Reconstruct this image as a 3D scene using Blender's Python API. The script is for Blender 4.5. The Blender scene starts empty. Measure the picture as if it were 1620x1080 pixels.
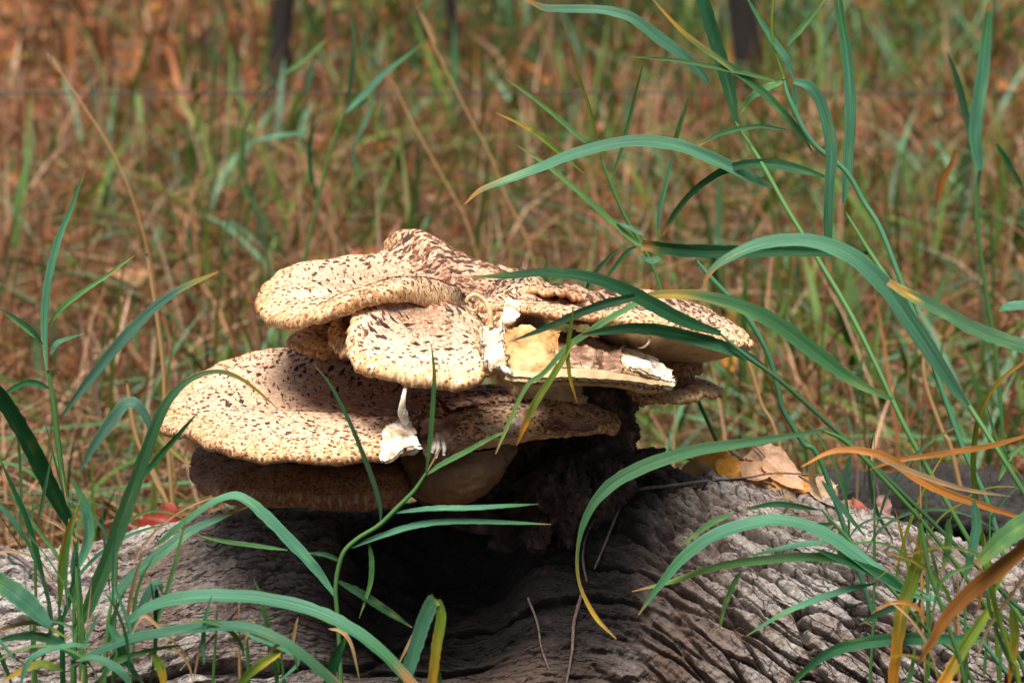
import bpy, math, random
import numpy as np
from mathutils import Vector

# ------------------------------------------------------------------ camera, sky, sun, exposure
sc = bpy.context.scene
COL = sc.collection
R = math.radians
PITCH = R(12.0); DIST = 2.2; ZQ = 0.48; LENS = 100.0
CP, SP = math.cos(PITCH), math.sin(PITCH)
CAM = np.array([0.0, -DIST*CP, ZQ + DIST*SP])
cam_d = bpy.data.cameras.new('camera'); cam = bpy.data.objects.new('camera', cam_d); COL.objects.link(cam)
cam.location = CAM; cam.rotation_euler = (R(90) - PITCH, 0, 0)
cam_d.lens = LENS; cam_d.sensor_width = 36; cam_d.clip_end = 600; cam_d.clip_start = 0.05
cam_d.dof.use_dof = True; cam_d.dof.focus_distance = DIST - 0.10; cam_d.dof.aperture_fstop = 10
sc.camera = cam
SUN_EL, SUN_AZ = R(67), R(-14)      # azimuth from -Y (camera side), negative = towards the left
world = bpy.data.worlds.new('World'); sc.world = world; world.use_nodes = True
wn = world.node_tree.nodes; wl = world.node_tree.links
sky = wn.new('ShaderNodeTexSky'); sky.sky_type = 'NISHITA'; sky.sun_disc = False
sky.sun_elevation = SUN_EL; sky.dust_density = 3.0; sky.air_density = 1.0
bg = wn['Background']; bg.inputs['Strength'].default_value = 0.05
wl.new(sky.outputs[0], bg.inputs[0])
sd = Vector((math.sin(SUN_AZ)*math.cos(SUN_EL), -math.cos(SUN_AZ)*math.cos(SUN_EL), math.sin(SUN_EL)))
sky.sun_rotation = math.atan2(sd.x, sd.y)
sun_d = bpy.data.lights.new('sun', 'SUN'); sun = bpy.data.objects.new('sun', sun_d); COL.objects.link(sun)
sun_d.energy = 4.6; sun_d.angle = R(30); sun_d.color = (1.0, 0.965, 0.93)
sun.rotation_euler = sd.to_track_quat('Z', 'Y').to_euler()
vs = sc.view_settings; vs.view_transform = 'Standard'; vs.look = 'None'; vs.exposure = 0.80; vs.gamma = 1.0
sc.cycles.use_denoising = True
sc.cycles.max_bounces = 8; sc.cycles.transparent_max_bounces = 8

# ------------------------------------------------------------------ numeric helpers
rng = np.random.default_rng(7); random.seed(7)
TAB = rng.random(65536)
def _h(ix, iy, iz):
    return TAB[((ix*73856093) ^ (iy*19349663) ^ (iz*83492791)) & 0xFFFF]
def vnoise(p):
    p = np.asarray(p, float); i = np.floor(p).astype(np.int64); f = p - i; f = f*f*(3-2*f)
    x, y, z = i[..., 0], i[..., 1], i[..., 2]; fx, fy, fz = f[..., 0], f[..., 1], f[..., 2]
    def L(a, b, t): return a + (b-a)*t
    return 2*L(L(L(_h(x,y,z), _h(x+1,y,z), fx), L(_h(x,y+1,z), _h(x+1,y+1,z), fx), fy),
               L(L(_h(x,y,z+1), _h(x+1,y,z+1), fx), L(_h(x,y+1,z+1), _h(x+1,y+1,z+1), fx), fy), fz) - 1
def fbm(p, o=4, g=0.5):
    p = np.asarray(p, float); a, s = 1.0, 0.0
    for k in range(o):
        s = s + a*vnoise(p*(2.03**k) + 17.3*k); a *= g
    return s
def vor2(u, v, seed=0):
    """jittered-grid Voronoi: F1, F2 and the id of the cell"""
    iu, iv = np.floor(u).astype(np.int64), np.floor(v).astype(np.int64)
    f1 = np.full(u.shape, 9.0); f2 = np.full(u.shape, 9.0); cid = np.zeros(u.shape, np.int64)
    for du in (-1, 0, 1):
        for dv in (-1, 0, 1):
            a, b = iu+du, iv+dv
            cx = a + 0.08 + 0.84*_h(a, b, a*0+seed*3+1); cy = b + 0.08 + 0.84*_h(a, b, a*0+seed*3+2)
            d = np.hypot(u-cx, v-cy); k = (a+5000)*20000 + (b+5000)
            n1 = d < f1
            f2 = np.where(n1, f1, np.minimum(f2, d)); cid = np.where(n1, k, cid); f1 = np.where(n1, d, f1)
    return f1, f2, cid
def sstep(a, b, x):
    t = np.clip((x-a)/(b-a), 0, 1); return t*t*(3-2*t)
def P(px, py, Y):
    """the point where the ray of photograph pixel (px, py) meets the upright plane at depth Y"""
    dx = (px-810)/810*18/LENS; dy = (540-py)/810*18/LENS
    d = np.array([dx, CP + dy*SP, -SP + dy*CP]); t = (Y - CAM[1])/d[1]
    return CAM + d*t
PX = 0.36*DIST/1620                    # metres per photograph pixel at the focus plane
def catmull(pts, n, closed=False):
    pts = np.asarray(pts, float); k = len(pts)
    if closed:
        t = np.linspace(0, k, n, endpoint=False); i = np.floor(t).astype(int); f = (t-i)[:, None]
        p0, p1, p2, p3 = pts[(i-1) % k], pts[i % k], pts[(i+1) % k], pts[(i+2) % k]
    else:
        t = np.linspace(0, k-1, n); i = np.minimum(np.floor(t).astype(int), k-2); f = (t-i)[:, None]
        ext = np.vstack([2*pts[0]-pts[1], pts, 2*pts[-1]-pts[-2]])
        p0, p1, p2, p3 = ext[i], ext[i+1], ext[i+2], ext[i+3]
    return 0.5*(2*p1 + (p2-p0)*f + (2*p0-5*p1+4*p2-p3)*f*f + (3*p1-p0-3*p2+p3)*f**3)
def unit(v): return v/np.maximum(np.linalg.norm(v, axis=-1, keepdims=True), 1e-12)

# ------------------------------------------------------------------ mesh / object helpers
def mesh_np(name, V, F, mat, smooth=True, attrs=None):
    """V (n,3); F (m,3|4) array or list of arrays; attrs {name: (n,3|4)}"""
    V = np.asarray(V, np.float32); me = bpy.data.meshes.new(name)
    Fs = F if isinstance(F, list) else [F]
    Fs = [np.asarray(f, np.int32) for f in Fs if len(f)]
    nl = sum(f.size for f in Fs); nf = sum(len(f) for f in Fs)
    me.vertices.add(len(V)); me.vertices.foreach_set('co', V.ravel())
    me.loops.add(nl); me.polygons.add(nf)
    me.loops.foreach_set('vertex_index', np.concatenate([f.ravel() for f in Fs]))
    cnt = np.concatenate([np.full(len(f), f.shape[1], np.int32) for f in Fs])
    me.polygons.foreach_set('loop_start', np.concatenate([[0], np.cumsum(cnt)[:-1]]).astype(np.int32))
    me.polygons.foreach_set('use_smooth', np.full(nf, smooth))
    me.update(calc_edges=True)
    for k, a in (attrs or {}).items():
        a = np.asarray(a, np.float32)
        if k == 'Col':
            if a.shape[1] == 3: a = np.hstack([a, np.ones((len(a), 1), np.float32)])
            at = me.attributes.new(k, 'FLOAT_COLOR', 'POINT'); at.data.foreach_set('color', a.ravel())
        else:
            at = me.attributes.new(k, 'FLOAT_VECTOR', 'POINT'); at.data.foreach_set('vector', a.ravel())
    if mat: me.materials.append(mat)
    return me
def obj(name, me, parent=None, kind=None):
    o = bpy.data.objects.new(name, me); COL.objects.link(o)
    if parent is not None:
        o.parent = parent
    if kind: o['kind'] = kind
    return o
BASE = {}
def thing(name, label, cat, base=(0, 0, 0), group=None):
    """an Empty at the thing's base; parts keep world-space vertices through the inverse of that base"""
    e = bpy.data.objects.new(name, None); COL.objects.link(e); e.empty_display_size = 0.02
    e.location = base; e['label'] = label; e['category'] = cat
    if group: e['group'] = group
    BASE[e.name] = np.asarray(base, float)
    return e
def part(name, me, parent, kind=None):
    o = bpy.data.objects.new(name, me); COL.objects.link(o); o.parent = parent
    b = BASE.get(parent.name)
    if b is not None: o.location = -b
    if kind: o['kind'] = kind
    return o
def tag(o, label, cat, group=None):
    o['label'] = label; o['category'] = cat
    if group: o['group'] = group
    return o
def gridF(nu, nv, cu=False, cv=False):
    iu = np.arange(nu if cu else nu-1); iv = np.arange(nv if cv else nv-1)
    a, b = np.meshgrid(iu, iv, indexing='ij'); a1 = (a+1) % nu; b1 = (b+1) % nv
    return np.stack([a*nv+b, a1*nv+b, a1*nv+b1, a*nv+b1], -1).reshape(-1, 4)
def gnormals(G, cv=False):
    du = np.gradient(G, axis=0)
    dv = (np.roll(G, -1, 1)-np.roll(G, 1, 1)) if cv else np.gradient(G, axis=1)
    return unit(np.cross(du, dv))

# ------------------------------------------------------------------ materials
def mat(name):
    m = bpy.data.materials.new(name); m.use_nodes = True
    nt = m.node_tree; return m, nt.nodes, nt.links, nt.nodes['Principled BSDF']
def ramp(N, stops, interp='LINEAR'):
    r = N.new('ShaderNodeValToRGB'); cr = r.color_ramp; cr.interpolation = interp
    while len(cr.elements) < len(stops): cr.elements.new(0.5)
    for e, (p, c) in zip(cr.elements, stops):
        e.position = p; e.color = (*c, 1) if len(c) == 3 else c
    return r
def mixc(N, L, fac, a, b, mode='MIX'):
    m = N.new('ShaderNodeMix'); m.data_type = 'RGBA'; m.blend_type = mode
    for s, v in ((m.inputs['Factor'], fac), (m.inputs[6], a), (m.inputs[7], b)):
        if isinstance(v, (int, float)): s.default_value = v
        elif isinstance(v, tuple): s.default_value = (*v, 1)
        else: L.new(v, s)
    return m.outputs[2]
def noise(N, L, vec, scale, detail=4, rough=0.55, dist=0.0):
    n = N.new('ShaderNodeTexNoise'); n.inputs['Scale'].default_value = scale
    n.inputs['Detail'].default_value = detail; n.inputs['Roughness'].default_value = rough
    n.inputs['Distortion'].default_value = dist
    if vec is not None: L.new(vec, n.inputs['Vector'])
    return n.outputs['Fac']
def mapping(N, L, vec, scale):
    m = N.new('ShaderNodeMapping'); m.inputs['Scale'].default_value = scale; L.new(vec, m.inputs['Vector'])
    return m.outputs[0]
def bump(N, L, h, dist, bsdf, strength=1.0):
    b = N.new('ShaderNodeBump'); b.inputs['Distance'].default_value = dist; b.inputs['Strength'].default_value = strength
    L.new(h, b.inputs['Height']); L.new(b.outputs[0], bsdf.inputs['Normal'])
def attr(N, name):
    a = N.new('ShaderNodeAttribute'); a.attribute_name = name; return a

def blade_material(name, rough, transl):
    m, N, L, B = mat(name)
    c = attr(N, 'Col').outputs['Color']; uv = attr(N, 'buv').outputs['Vector']
    veins = noise(N, L, mapping(N, L, uv, (22, 1.2, 1)), 1.0, 3, 0.6)
    v = ramp(N, [(0.3, (0.45, 0.50, 0.46)), (0.7, (1.38, 1.30, 1.2))]); L.new(veins, v.inputs[0])
    spots = noise(N, L, mapping(N, L, uv, (3.5, 9, 1)), 1.0, 5, 0.75)
    sp = ramp(N, [(0.60, (0, 0, 0)), (0.72, (1, 1, 1))]); L.new(spots, sp.inputs[0])
    col = mixc(N, L, 1.0, c, v.outputs[0], 'MULTIPLY')
    sx = N.new('ShaderNodeSeparateXYZ'); L.new(uv, sx.inputs[0]); ab = N.new('ShaderNodeMath'); ab.operation = 'ABSOLUTE'; L.new(sx.outputs[0], ab.inputs[0])
    rib = ramp(N, [(0.02, (1.35, 1.3, 1.2)), (0.05, (1, 1, 1)), (0.44, (1, 1, 1)), (0.5, (1.25, 1.2, 1.05))]); L.new(ab.outputs[0], rib.inputs[0])
    col = mixc(N, L, 1.0, col, rib.outputs[0], 'MULTIPLY')
    spf = N.new('ShaderNodeMath'); spf.operation = 'MULTIPLY'; spf.inputs[1].default_value = 0.7; L.new(sp.outputs[0], spf.inputs[0])
    col = mixc(N, L, spf.outputs[0], col, (0.20, 0.12, 0.04))
    L.new(col, B.inputs['Base Color']); B.inputs['Roughness'].default_value = rough
    B.inputs['Specular IOR Level'].default_value = 0.32
    bump(N, L, veins, 0.0008, B, 0.6)
    T = N.new('ShaderNodeBsdfTranslucent'); tc = mixc(N, L, 1.0, col, (1.1, 1.25, 0.45), 'MULTIPLY'); L.new(tc, T.inputs['Color'])
    mx = N.new('ShaderNodeMixShader'); mx.inputs[0].default_value = transl
    L.new(B.outputs[0], mx.inputs[1]); L.new(T.outputs[0], mx.inputs[2]); L.new(mx.outputs[0], N['Material Output'].inputs['Surface'])
    return m
M_BLADE = blade_material('grass_blade', 0.55, 0.32)
M_FIELD = blade_material('field_grass', 0.55, 0.2)

def cap_material():
    m, N, L, B = mat('mushroom_cap')
    a = attr(N, 'cuv').outputs['Vector']; tint = attr(N, 'Col').outputs['Color']
    sep = N.new('ShaderNodeSeparateXYZ'); L.new(a, sep.inputs[0])
    tc = N.new('ShaderNodeTexCoord').outputs['Object']
    base = ramp(N, [(0.0, (0.26, 0.13, 0.08)), (0.32, (0.42, 0.25, 0.165)), (0.58, (0.66, 0.47, 0.33)), (0.80, (0.82, 0.66, 0.46)), (0.93, (0.76, 0.53, 0.25)), (1.0, (0.40, 0.19, 0.05))])
    wob = noise(N, L, tc, 45, 3); ad = N.new('ShaderNodeMath'); ad.operation = 'MULTIPLY_ADD'; ad.inputs[1].default_value = 0.22; L.new(wob, ad.inputs[0])
    sb = N.new('ShaderNodeMath'); sb.operation = 'SUBTRACT'; sb.inputs[1].default_value = 0.11; L.new(sep.outputs[2], sb.inputs[0]); L.new(sb.outputs[0], ad.inputs[2])
    L.new(ad.outputs[0], base.inputs[0])
    st = noise(N, L, mapping(N, L, a, (250, 300, 3)), 1.0, 5, 0.62, 0.4)      # short radial fibres
    fr = ramp(N, [(0.40, (0, 0, 0)), (0.62, (1, 1, 1))]); L.new(st, fr.inputs[0])
    fib = N.new('ShaderNodeMath'); fib.operation = 'MULTIPLY'; fib.inputs[1].default_value = 0.72; L.new(fr.outputs[0], fib.inputs[0])
    c1 = mixc(N, L, fib.outputs[0], base.outputs[0], (0.28, 0.125, 0.055))
    cr = noise(N, L, mapping(N, L, a, (260, 300, 5)), 1.0, 3, 0.6)
    cm = ramp(N, [(0.50, (0, 0, 0)), (0.66, (1, 1, 1))]); L.new(cr, cm.inputs[0])
    c2 = mixc(N, L, cm.outputs[0], c1, (0.84, 0.69, 0.48))
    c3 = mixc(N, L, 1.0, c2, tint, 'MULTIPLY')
    L.new(c3, B.inputs['Base Color']); B.inputs['Roughness'].default_value = 0.62
    B.inputs['Subsurface Weight'].default_value = 0.06; B.inputs['Subsurface Radius'].default_value = (0.006, 0.003, 0.0015)
    bump(N, L, st, 0.0012, B, 0.7)
    return m
M_CAP = cap_material()
def scale_material():
    m, N, L, B = mat('mushroom_scale')
    c = attr(N, 'Col').outputs['Color']; tc = N.new('ShaderNodeTexCoord').outputs['Object']
    n = noise(N, L, tc, 900, 3); v = ramp(N, [(0.3, (0.6, 0.6, 0.6)), (0.75, (1.5, 1.4, 1.3))]); L.new(n, v.inputs[0])
    L.new(mixc(N, L, 1.0, c, v.outputs[0], 'MULTIPLY'), B.inputs['Base Color']); B.inputs['Roughness'].default_value = 0.75
    bump(N, L, n, 0.0005, B); return m
M_SCALE = scale_material()
def flesh_material(name, stops, scale, stretch, bd, rough=0.7):
    m, N, L, B = mat(name)
    tc = N.new('ShaderNodeTexCoord').outputs['Object']
    n = noise(N, L, mapping(N, L, tc, stretch), scale, 5, 0.6, 0.5)
    r = ramp(N, stops); L.new(n, r.inputs[0]); L.new(r.outputs[0], B.inputs['Base Color'])
    B.inputs['Roughness'].default_value = rough
    n2 = noise(N, L, mapping(N, L, tc, stretch), scale*4, 4, 0.6)
    bump(N, L, n2, bd, B); return m
M_PORE = flesh_material('pore_surface', [(0.3, (0.42, 0.26, 0.11)), (0.5, (0.58, 0.41, 0.21)), (0.75, (0.68, 0.52, 0.31))], 60, (1, 1, 1), 0.001)
M_BULB = flesh_material('shaded_stalk', [(0.3, (0.06, 0.03, 0.012)), (0.5, (0.17, 0.095, 0.038)), (0.75, (0.30, 0.19, 0.085))], 40, (1, 1, .6), 0.002)  # stalk flesh in a darker colour that paints in the shade under the cap
M_WHITE = flesh_material('torn_white_flesh', [(0.34, (0.38, 0.22, 0.10)), (0.46, (0.66, 0.52, 0.35)), (0.58, (0.80, 0.74, 0.64)), (0.8, (0.84, 0.81, 0.74))], 55, (1.6, 1.6, .7), 0.0022)
M_CREAM = flesh_material('torn_cream_flesh', [(0.30, (0.17, 0.075, 0.03)), (0.42, (0.48, 0.24, 0.07)), (0.58, (0.66, 0.42, 0.18)), (0.75, (0.74, 0.57, 0.35))], 42, (1, 1, 1), 0.0015)
M_TORNB = flesh_material('torn_brown_flesh', [(0.30, (0.06, 0.028, 0.018)), (0.46, (0.26, 0.13, 0.07)), (0.58, (0.50, 0.33, 0.20)), (0.72, (0.80, 0.70, 0.56))], 48, (0.7, 1, 2.4), 0.003)
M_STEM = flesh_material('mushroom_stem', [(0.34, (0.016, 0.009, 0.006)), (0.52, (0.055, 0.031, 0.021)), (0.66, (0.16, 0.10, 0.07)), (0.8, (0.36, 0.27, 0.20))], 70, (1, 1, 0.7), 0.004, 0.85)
def bark_material(name, tone, grain=False):
    m, N, L, B = mat(name)
    a = attr(N, 'bk').outputs['Vector']; sep = N.new('ShaderNodeSeparateXYZ'); L.new(a, sep.inputs[0])
    tc = N.new('ShaderNodeTexCoord').outputs['Object']
    n1 = noise(N, L, mapping(N, L, tc, (1, 1, 2)), 16, 5, 0.65, 0.6)
    g = ramp(N, [(0.30, (0.12*tone, 0.07*tone, 0.048*tone)), (0.40, (0.32*tone, 0.245*tone, 0.205*tone)), (0.54, (0.50*tone, 0.445*tone, 0.40*tone)), (0.70, (0.64*tone, 0.615*tone, 0.56*tone))])
    L.new(n1, g.inputs[0])
    n2 = noise(N, L, tc, 230, 5, 0.7); f = ramp(N, [(0.32, (0.34, 0.31, 0.28)), (0.5, (0.95, 0.94, 0.92)), (0.7, (1.45, 1.43, 1.38))]); L.new(n2, f.inputs[0])
    c = mixc(N, L, 1.0, g.outputs[0], f.outputs[0], 'MULTIPLY')
    lich = noise(N, L, tc, 26, 4, 0.7); lm = ramp(N, [(0.60, (0, 0, 0)), (0.68, (0.5, 0.5, 0.5))]); L.new(lich, lm.inputs[0])
    c = mixc(N, L, lm.outputs[0], c, (0.34*tone, 0.37*tone, 0.27*tone))
    c = mixc(N, L, sep.outputs[0], c, (0.075*tone, 0.042*tone, 0.030*tone))      # inner bark in the furrows
    c = mixc(N, L, sep.outputs[2], c, (0.16*tone, 0.098*tone, 0.068*tone))       # brown bare bark
    c = mixc(N, L, sep.outputs[1], c, (0.016, 0.010, 0.007))                     # shade below the caps, painted into the bark
    L.new(c, B.inputs['Base Color']); B.inputs['Roughness'].default_value = 0.85
    n3 = noise(N, L, tc, 330, 6, 0.75); hgt = n3
    if grain:                                                                    # hairline checks across the plates
        gv = attr(N, 'guv').outputs['Vector']; warp = noise(N, L, tc, 120, 3)
        va = N.new('ShaderNodeVectorMath'); va.operation = 'MULTIPLY_ADD'; L.new(warp, va.inputs[0]); va.inputs[1].default_value = (.006, .004, 0); L.new(gv, va.inputs[2])
        vo = N.new('ShaderNodeTexVoronoi'); vo.feature = 'DISTANCE_TO_EDGE'; vo.inputs['Scale'].default_value = 1.0
        L.new(mapping(N, L, va.outputs[0], (48, 95, 0)), vo.inputs['Vector'])
        vo2 = N.new('ShaderNodeTexVoronoi'); vo2.feature = 'DISTANCE_TO_EDGE'; vo2.inputs['Scale'].default_value = 1.0
        L.new(mapping(N, L, va.outputs[0], (22, 190, 0)), vo2.inputs['Vector'])
        sg = N.new('ShaderNodeSeparateXYZ'); L.new(gv, sg.inputs[0])
        dm = N.new('ShaderNodeMix'); dm.data_type = 'FLOAT'; L.new(sg.outputs[2], dm.inputs[0]); L.new(vo2.outputs['Distance'], dm.inputs[2]); L.new(vo.outputs['Distance'], dm.inputs[3])
        ed = ramp(N, [(0.0, (0, 0, 0)), (0.05, (1, 1, 1))]); L.new(dm.outputs[0], ed.inputs[0])
        inv = N.new('ShaderNodeMath'); inv.operation = 'MULTIPLY_ADD'; inv.inputs[1].default_value = -.92; inv.inputs[2].default_value = .92; L.new(ed.outputs[0], inv.inputs[0])
        c = mixc(N, L, inv.outputs[0], c, (0.06, 0.036, 0.027)); L.new(c, B.inputs['Base Color'])
        hm = N.new('ShaderNodeMath'); hm.operation = 'MULTIPLY_ADD'; hm.inputs[1].default_value = .8; L.new(ed.outputs[0], hm.inputs[0]); L.new(n3, hm.inputs[2]); hgt = hm.outputs[0]
    bump(N, L, hgt, 0.0036, B, 1.0); return m
M_BARK = bark_material('log_bark', 1.0, True)
M_BARKD = bark_material('dark_log_bark', 0.10)
M_TREE = bark_material('tree_bark', 0.12)
def simple(name, stops, scale, bd=0.001, rough=0.8):
    return flesh_material(name, stops, scale, (1, 1, 1), bd, rough)
M_TWIG = simple('twig_bark', [(0.3, (0.07, 0.045, 0.035)), (0.6, (0.17, 0.12, 0.10)), (0.8, (0.30, 0.25, 0.22))], 300)
M_WIRE = simple('rusty_wire', [(0.3, (0.03, 0.022, 0.02)), (0.7, (0.09, 0.06, 0.05))], 90)
def leaf_material():
    m, N, L, B = mat('fallen_leaf')
    c = attr(N, 'Col').outputs['Color']; tc = N.new('ShaderNodeTexCoord').outputs['Object']
    n = noise(N, L, tc, 120, 5, 0.7); v = ramp(N, [(0.28, (0.45, 0.36, 0.3)), (0.5, (0.95, 0.93, 0.9)), (0.75, (1.25, 1.2, 1.1))]); L.new(n, v.inputs[0])
    cc = mixc(N, L, 1.0, c, v.outputs[0], 'MULTIPLY')
    L.new(cc, B.inputs['Base Color']); B.inputs['Roughness'].default_value = 0.5; bump(N, L, n, 0.0008, B)
    T = N.new('ShaderNodeBsdfTranslucent'); L.new(cc, T.inputs['Color'])
    mx = N.new('ShaderNodeMixShader'); mx.inputs[0].default_value = 0.22
    L.new(B.outputs[0], mx.inputs[1]); L.new(T.outputs[0], mx.inputs[2]); L.new(mx.outputs[0], N['Material Output'].inputs['Surface'])
    return m
M_LEAF = leaf_material()
def ground_material():
    m, N, L, B = mat('ground_soil')
    tc = N.new('ShaderNodeTexCoord').outputs['Object']
    n = noise(N, L, tc, 5, 8, 0.7); r = ramp(N, [(0.3, (0.024, 0.013, 0.008)), (0.5, (0.075, 0.037, 0.02)), (0.7, (0.16, 0.082, 0.044))]); L.new(n, r.inputs[0])
    L.new(r.outputs[0], B.inputs['Base Color']); B.inputs['Roughness'].default_value = 0.95
    n2 = noise(N, L, tc, 40, 6, 0.7); bump(N, L, n2, 0.03, B); return m
M_GROUND = ground_material()

# ------------------------------------------------------------------ ground
def ground():
    xs = np.unique(np.concatenate([np.linspace(-200, -8, 20), np.linspace(-8, 8, 120), np.linspace(8, 200, 20)]))
    ys = np.unique(np.concatenate([np.linspace(-30, -3, 10), np.linspace(-3, 16, 150), np.linspace(16, 400, 30)]))
    X, Y = np.meshgrid(xs, ys, indexing='ij')
    Z = 0.03*fbm(np.stack([X*1.3, Y*1.3, X*0], -1), 4)*np.exp(-((X/30)**2+(Y/60)**2)) - 0.012
    o = obj('ground', mesh_np('ground', np.stack([X, Y, Z], -1).reshape(-1, 3), gridF(len(xs), len(ys)), M_GROUND))
    o['kind'] = 'structure'; o['label'] = 'brown soil of the field under grass and leaf litter'
ground()

# ------------------------------------------------------------------ logs
SIL = np.array([(-700, 905), (-300, 880), (-100, 868), (0, 862), (110, 868), (200, 855), (240, 850), (340, 822), (420, 810), (540, 806), (650, 796), (760, 775), (860, 752),
                (930, 735), (1000, 726), (1080, 746), (1170, 764), (1250, 786), (1320, 804), (1410, 831), (1520, 852), (1620, 874), (1800, 915), (2300, 1020)], float)
def yc_of(x): return 0.03 - 0.16*sstep(0.05, 0.75, x)
def log_frame(x):
    r = 0.165 + 0.02*np.exp(-((x-0.08)/0.16)**2)
    yc = yc_of(x)
    s = 1 + (yc + 0.2*r)/DIST                        # perspective of that depth
    px = 810 + x/(PX*s); py = np.interp(px, SIL[:, 0], SIL[:, 1])
    zt = CAM[2] + (yc + 0.2*r - CAM[1])*np.tan(-PITCH + np.arctan((540-py)/810*18/LENS))
    return r, yc, zt - 0.98*r
def log_surface(x, a):
    """the weathered log: undisplaced frame plus bark relief; returns points and bark attributes + plate ids"""
    r, yc, zc = log_frame(x)
    right = sstep(0.02, 0.22, x); left = 1 - sstep(-0.30, -0.02, x)
    arc = a*r
    # grain spreads round the swelling below the mushrooms: it dips to the right
    u = x + 0.15*arc*right
    v = arc + 0.44*x*right - 0.10*np.minimum(x+0.1, 0)
    q = np.stack([u*9, v*9, x*0+3], -1)
    wu = 0.010*fbm(q, 3); wv = 0.0036*fbm(q+31, 4) + .0015*fbm(q*6, 3)
    u2, v2 = u+wu, v+wv
    f1, f2, cid = vor2(u2/0.046, v2/0.0158, 1); e1 = f2-f1
    g1, g2, _ = vor2(u2/0.021+9, v2/0.0135+4, 2); e2 = g2-g1
    h1, h2, _ = vor2(u2/0.009, v2/0.007, 3); e3 = h2-h1
    long_f = np.abs(fbm(np.stack([u2*4.0, v2*26, x*0], -1), 3))          # long furrows along the grain
    furrow = 1 - sstep(0.03, 0.10, long_f)
    wide = 0.35 + 1.3*sstep(-.3, .6, vnoise(np.stack([u*22, v*22, x*0+4], -1)))
    plate = sstep(0.05, 0.12+0.14*wide, e1)
    zone = np.clip(0.15 + 0.85*right, 0, 1)
    lvl = (_h(cid, cid//7, cid*0+5)-.5)                                  # plates stand at uneven heights
    d = 0.0125*zone*(plate-0.85) + 0.0050*zone*lvl*plate + 0.0016*zone*(sstep(0.0, 0.06, e2)-0.9) + 0.0012*(sstep(0, 0.10, e3)-0.7)
    d = d - (0.011+0.009*left-.002*right)*furrow
    flake_ = fbm(np.stack([u2*20, v2*80, x*0+2], -1), 3); st_ = flake_*3.4
    d = d + 0.0050*((np.floor(st_) + sstep(.0, .22, st_-np.floor(st_)))/3.4)*(1-.7*right)   # flaking layers with sharp edges
    pr = np.stack([x*1, arc*1, x*0], -1)
    d = d + 0.006*fbm(pr*14, 3) + 0.0022*fbm(np.stack([u2*60, v2*150, x*0+8], -1), 4) + 0.0013*fbm(pr*300, 3)
    # hollow added below the caps to deepen the shade there
    px = 810 + x/PX
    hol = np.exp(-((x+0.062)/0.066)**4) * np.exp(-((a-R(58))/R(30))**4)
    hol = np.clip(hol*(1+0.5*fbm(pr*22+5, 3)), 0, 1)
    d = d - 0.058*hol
    vals = np.clip(1.5*np.exp(-((x+0.005)/0.125)**4)*np.exp(-((a-R(70))/R(42))**4) + 0.35*fbm(pr*16+3, 4)*np.exp(-((x+0.03)/0.2)**4), 0, 1)  # mask of the painted shade under the mushrooms, blackens the bark colour
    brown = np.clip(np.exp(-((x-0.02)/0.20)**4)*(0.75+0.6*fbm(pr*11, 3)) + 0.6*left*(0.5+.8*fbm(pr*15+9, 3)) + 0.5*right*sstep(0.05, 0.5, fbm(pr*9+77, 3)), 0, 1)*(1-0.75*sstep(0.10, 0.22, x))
    crack = np.clip((1-sstep(0.05, 0.08+0.12*wide, e1))*zone + 0.7*furrow + .15*zone*(1-sstep(0, .06, e2)), 0, 1)
    n = np.stack([x*0, -np.cos(a), np.sin(a)], -1)
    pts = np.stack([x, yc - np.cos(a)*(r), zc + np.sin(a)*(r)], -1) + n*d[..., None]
    return pts, np.stack([crack, vals, brown], -1), cid, e1, np.stack([u2, v2, right], -1)
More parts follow.
